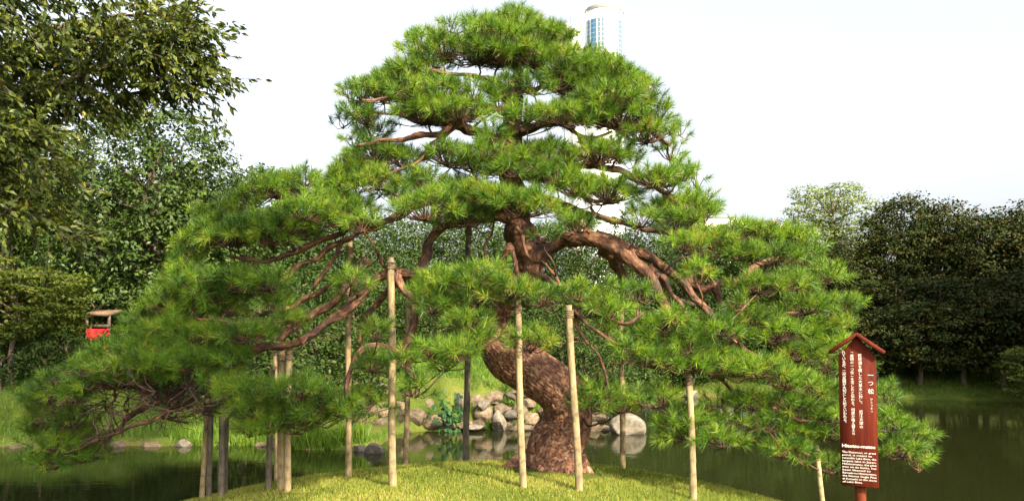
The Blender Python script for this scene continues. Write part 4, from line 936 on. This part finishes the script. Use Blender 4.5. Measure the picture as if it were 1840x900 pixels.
mb = MB(); mb.box(-.34, .34, -.3, -.22, zz(588), zz(583)); link('beam', mb.mesh('beam', M['bgbark']), hut)
gxn = np.linspace(0, .62, 26); gz = np.linspace(0, 1, 8); XX, ZZ = np.meshgrid(gxn, gz); z0_, z1_ = zz(591), zz(613)
Vc = np.stack([XX - .27, -.31 + .025 * np.sin(XX * 34 + ZZ) * (.3 + ZZ), z0_ + (z1_ - z0_) * ZZ * (1 - .12 * np.sin(XX * 5))], -1).reshape(-1, 3)
i = np.arange(7)[:, None] * 26; j = np.arange(25)[None]
o = link('red_cloth', npmesh('red_cloth', Vc, np.stack([i + j, i + j + 1, i + 27 + j, i + 26 + j], -1).reshape(-1, 4), None, M['red'], True), loc=(hp[0], hd, hz))
sm = o.modifiers.new('thick', 'SOLIDIFY'); sm.thickness = .006
tag(o, 'bright red cloth hanging under the thatched hut eave', 'cloth')

# ------------------------------------------------------------------ tower and far roofs
td = 400.0; tc = P(1088, 600, td); TR_ = 35 / F * td
tower = empty('office_tower', (tc[0], td, 0)); tag(tower, 'white round office tower with blue window strips far behind the pine', 'building')
ztop = P(1088, 8, td - TR_)[2]; zwin = P(1088, 31, td - TR_)[2]
def cyl(r, z0, z1, a0, a1, n, t=0.0):
    a = np.linspace(a0, a1, n); V = np.concatenate([np.stack([np.sin(a) * r, -np.cos(a) * r, np.full(n, z)], -1) for z in (z0, z1)])
    k = np.arange(n - 1); return V, np.stack([k, k + 1, k + n + 1, k + n], -1)
mb = MB(); V, Qd = cyl(TR_, 0, ztop, 0, 2 * np.pi, 73); mb.add(V, Qd)
nn_ = 73; mb.add(np.vstack([V[nn_:], [0, 0, ztop]]), None, [(k, k + 1, nn_) for k in range(nn_ - 1)]); link('wall', mb.mesh('wall', M['tower'], False), tower)
mb = MB(); V, Qd = cyl(TR_ + .35, ztop - 1.3, ztop + .1, 0, 2 * np.pi, 73); mb.add(V, Qd); link('rim', mb.mesh('rim', M['greyband']), tower)
ang = lambda u: math.asin(max(-.985, min(.985, (u - 1088) / 35.0)))
for (u0, u1, mt) in [(1055, 1060.5, 'glassb'), (1062.5, 1067.2, 'glassb'), (1067.6, 1072, 'glassb'), (1073.8, 1078.8, 'glassg'), (1080, 1085, 'glassg'), (1106, 1110.7, 'glassg'), (1112, 1115.3, 'glassb'), (1115.8, 1119, 'glassb')]:
    V, Qd = cyl(TR_ + .12, -2.15, 0, ang(u0), ang(u1), 4); me = npmesh('window', V, Qd, None, M[mt])
    for k in range(18): link('window', me, tower, (0, 0, zwin - k * 2.4))
mb = MB(); xa = (1031 - 1088) / F * td; xb = (1053 - 1088) / F * td
mb.box(xa, xb + 1, -2, 14, 0, P(1040, 12, td)[2]); mb.box(xa - 3.5, xa, 2, 14, 0, P(1030, 40, td)[2]); link('stair_wing', mb.mesh('stair_wing', M['tower']), tower)
for k, v in enumerate((64, 80, 96)):
    mb = MB(); z = P(1038, v, td)[2]; mb.box(xa + 1.6, xa + 3.0, -2.2, -1.9, z - 1.3, z + 1.3); link('wing_window', mb.mesh('wing_window', M['glassg']), tower)
bd = 150.0
def fx(u): return (u - U0) / F * bd
fb = empty('far_building', (fx(1305), bd, 0)); tag(fb, 'low beige flat roofed building peeking over the pine at its right shoulder', 'building')
zt = P(1305, 391, bd)[2]; mb = MB(); mb.box(-5.5, 2.2, 0, 8, 0, zt); link('wall', mb.mesh('wall', M['beige']), fb)
mb = MB(); mb.box(-5.7, 2.4, -.2, 8.2, zt, zt + .28); link('parapet', mb.mesh('parapet', M['greyband']), fb)
for k in range(4):
    mb = MB(); mb.box(-4.9 + k * 1.8, -3.8 + k * 1.8, -.06, .1, zt - 3.2, zt - 1.9); link('window', mb.mesh('window', M['glassg']), fb)
rb = empty('rooftop_plant', (fx(1382), bd, 0)); tag(rb, 'far rooftop with dark tank and red striped louvres beside the pale tree', 'building')
zr = P(1382, 404, bd)[2]; mb = MB(); mb.box(-1.7, 3, 0, 6, 0, zr); link('wall', mb.mesh('wall', M['beige']), rb)
mb = MB(); V, Qd, T = tube(np.array([(.2, 1, zr), (.2, 1, zr + .8), (.2, 1, zr + 1.0)]), [.4, .4, .15], 12); mb.add(V, Qd, T); link('tank', mb.mesh('tank', M['steel']), rb)
mb = MB(); mb.box(-1.4, -.5, .5, 1.5, zr, zr + .5); mb.box(-.8, -.5, .5, 1.5, zr + .5, zr + .9); link('duct', mb.mesh('duct', M['steel']), rb)
for k in range(2): mb = MB(); mb.box(.9, 2.1, .5, 1.2, zr + .25 + k * .4, zr + .45 + k * .4); link('louvre', mb.mesh('louvre', M['pinkstripe']), rb)
for (x0, x1) in ((.85, .9), (2.1, 2.15)): mb = MB(); mb.box(x0, x1, .5, 1.2, zr, zr + .9); link('frame', mb.mesh('frame', M['steel']), rb)
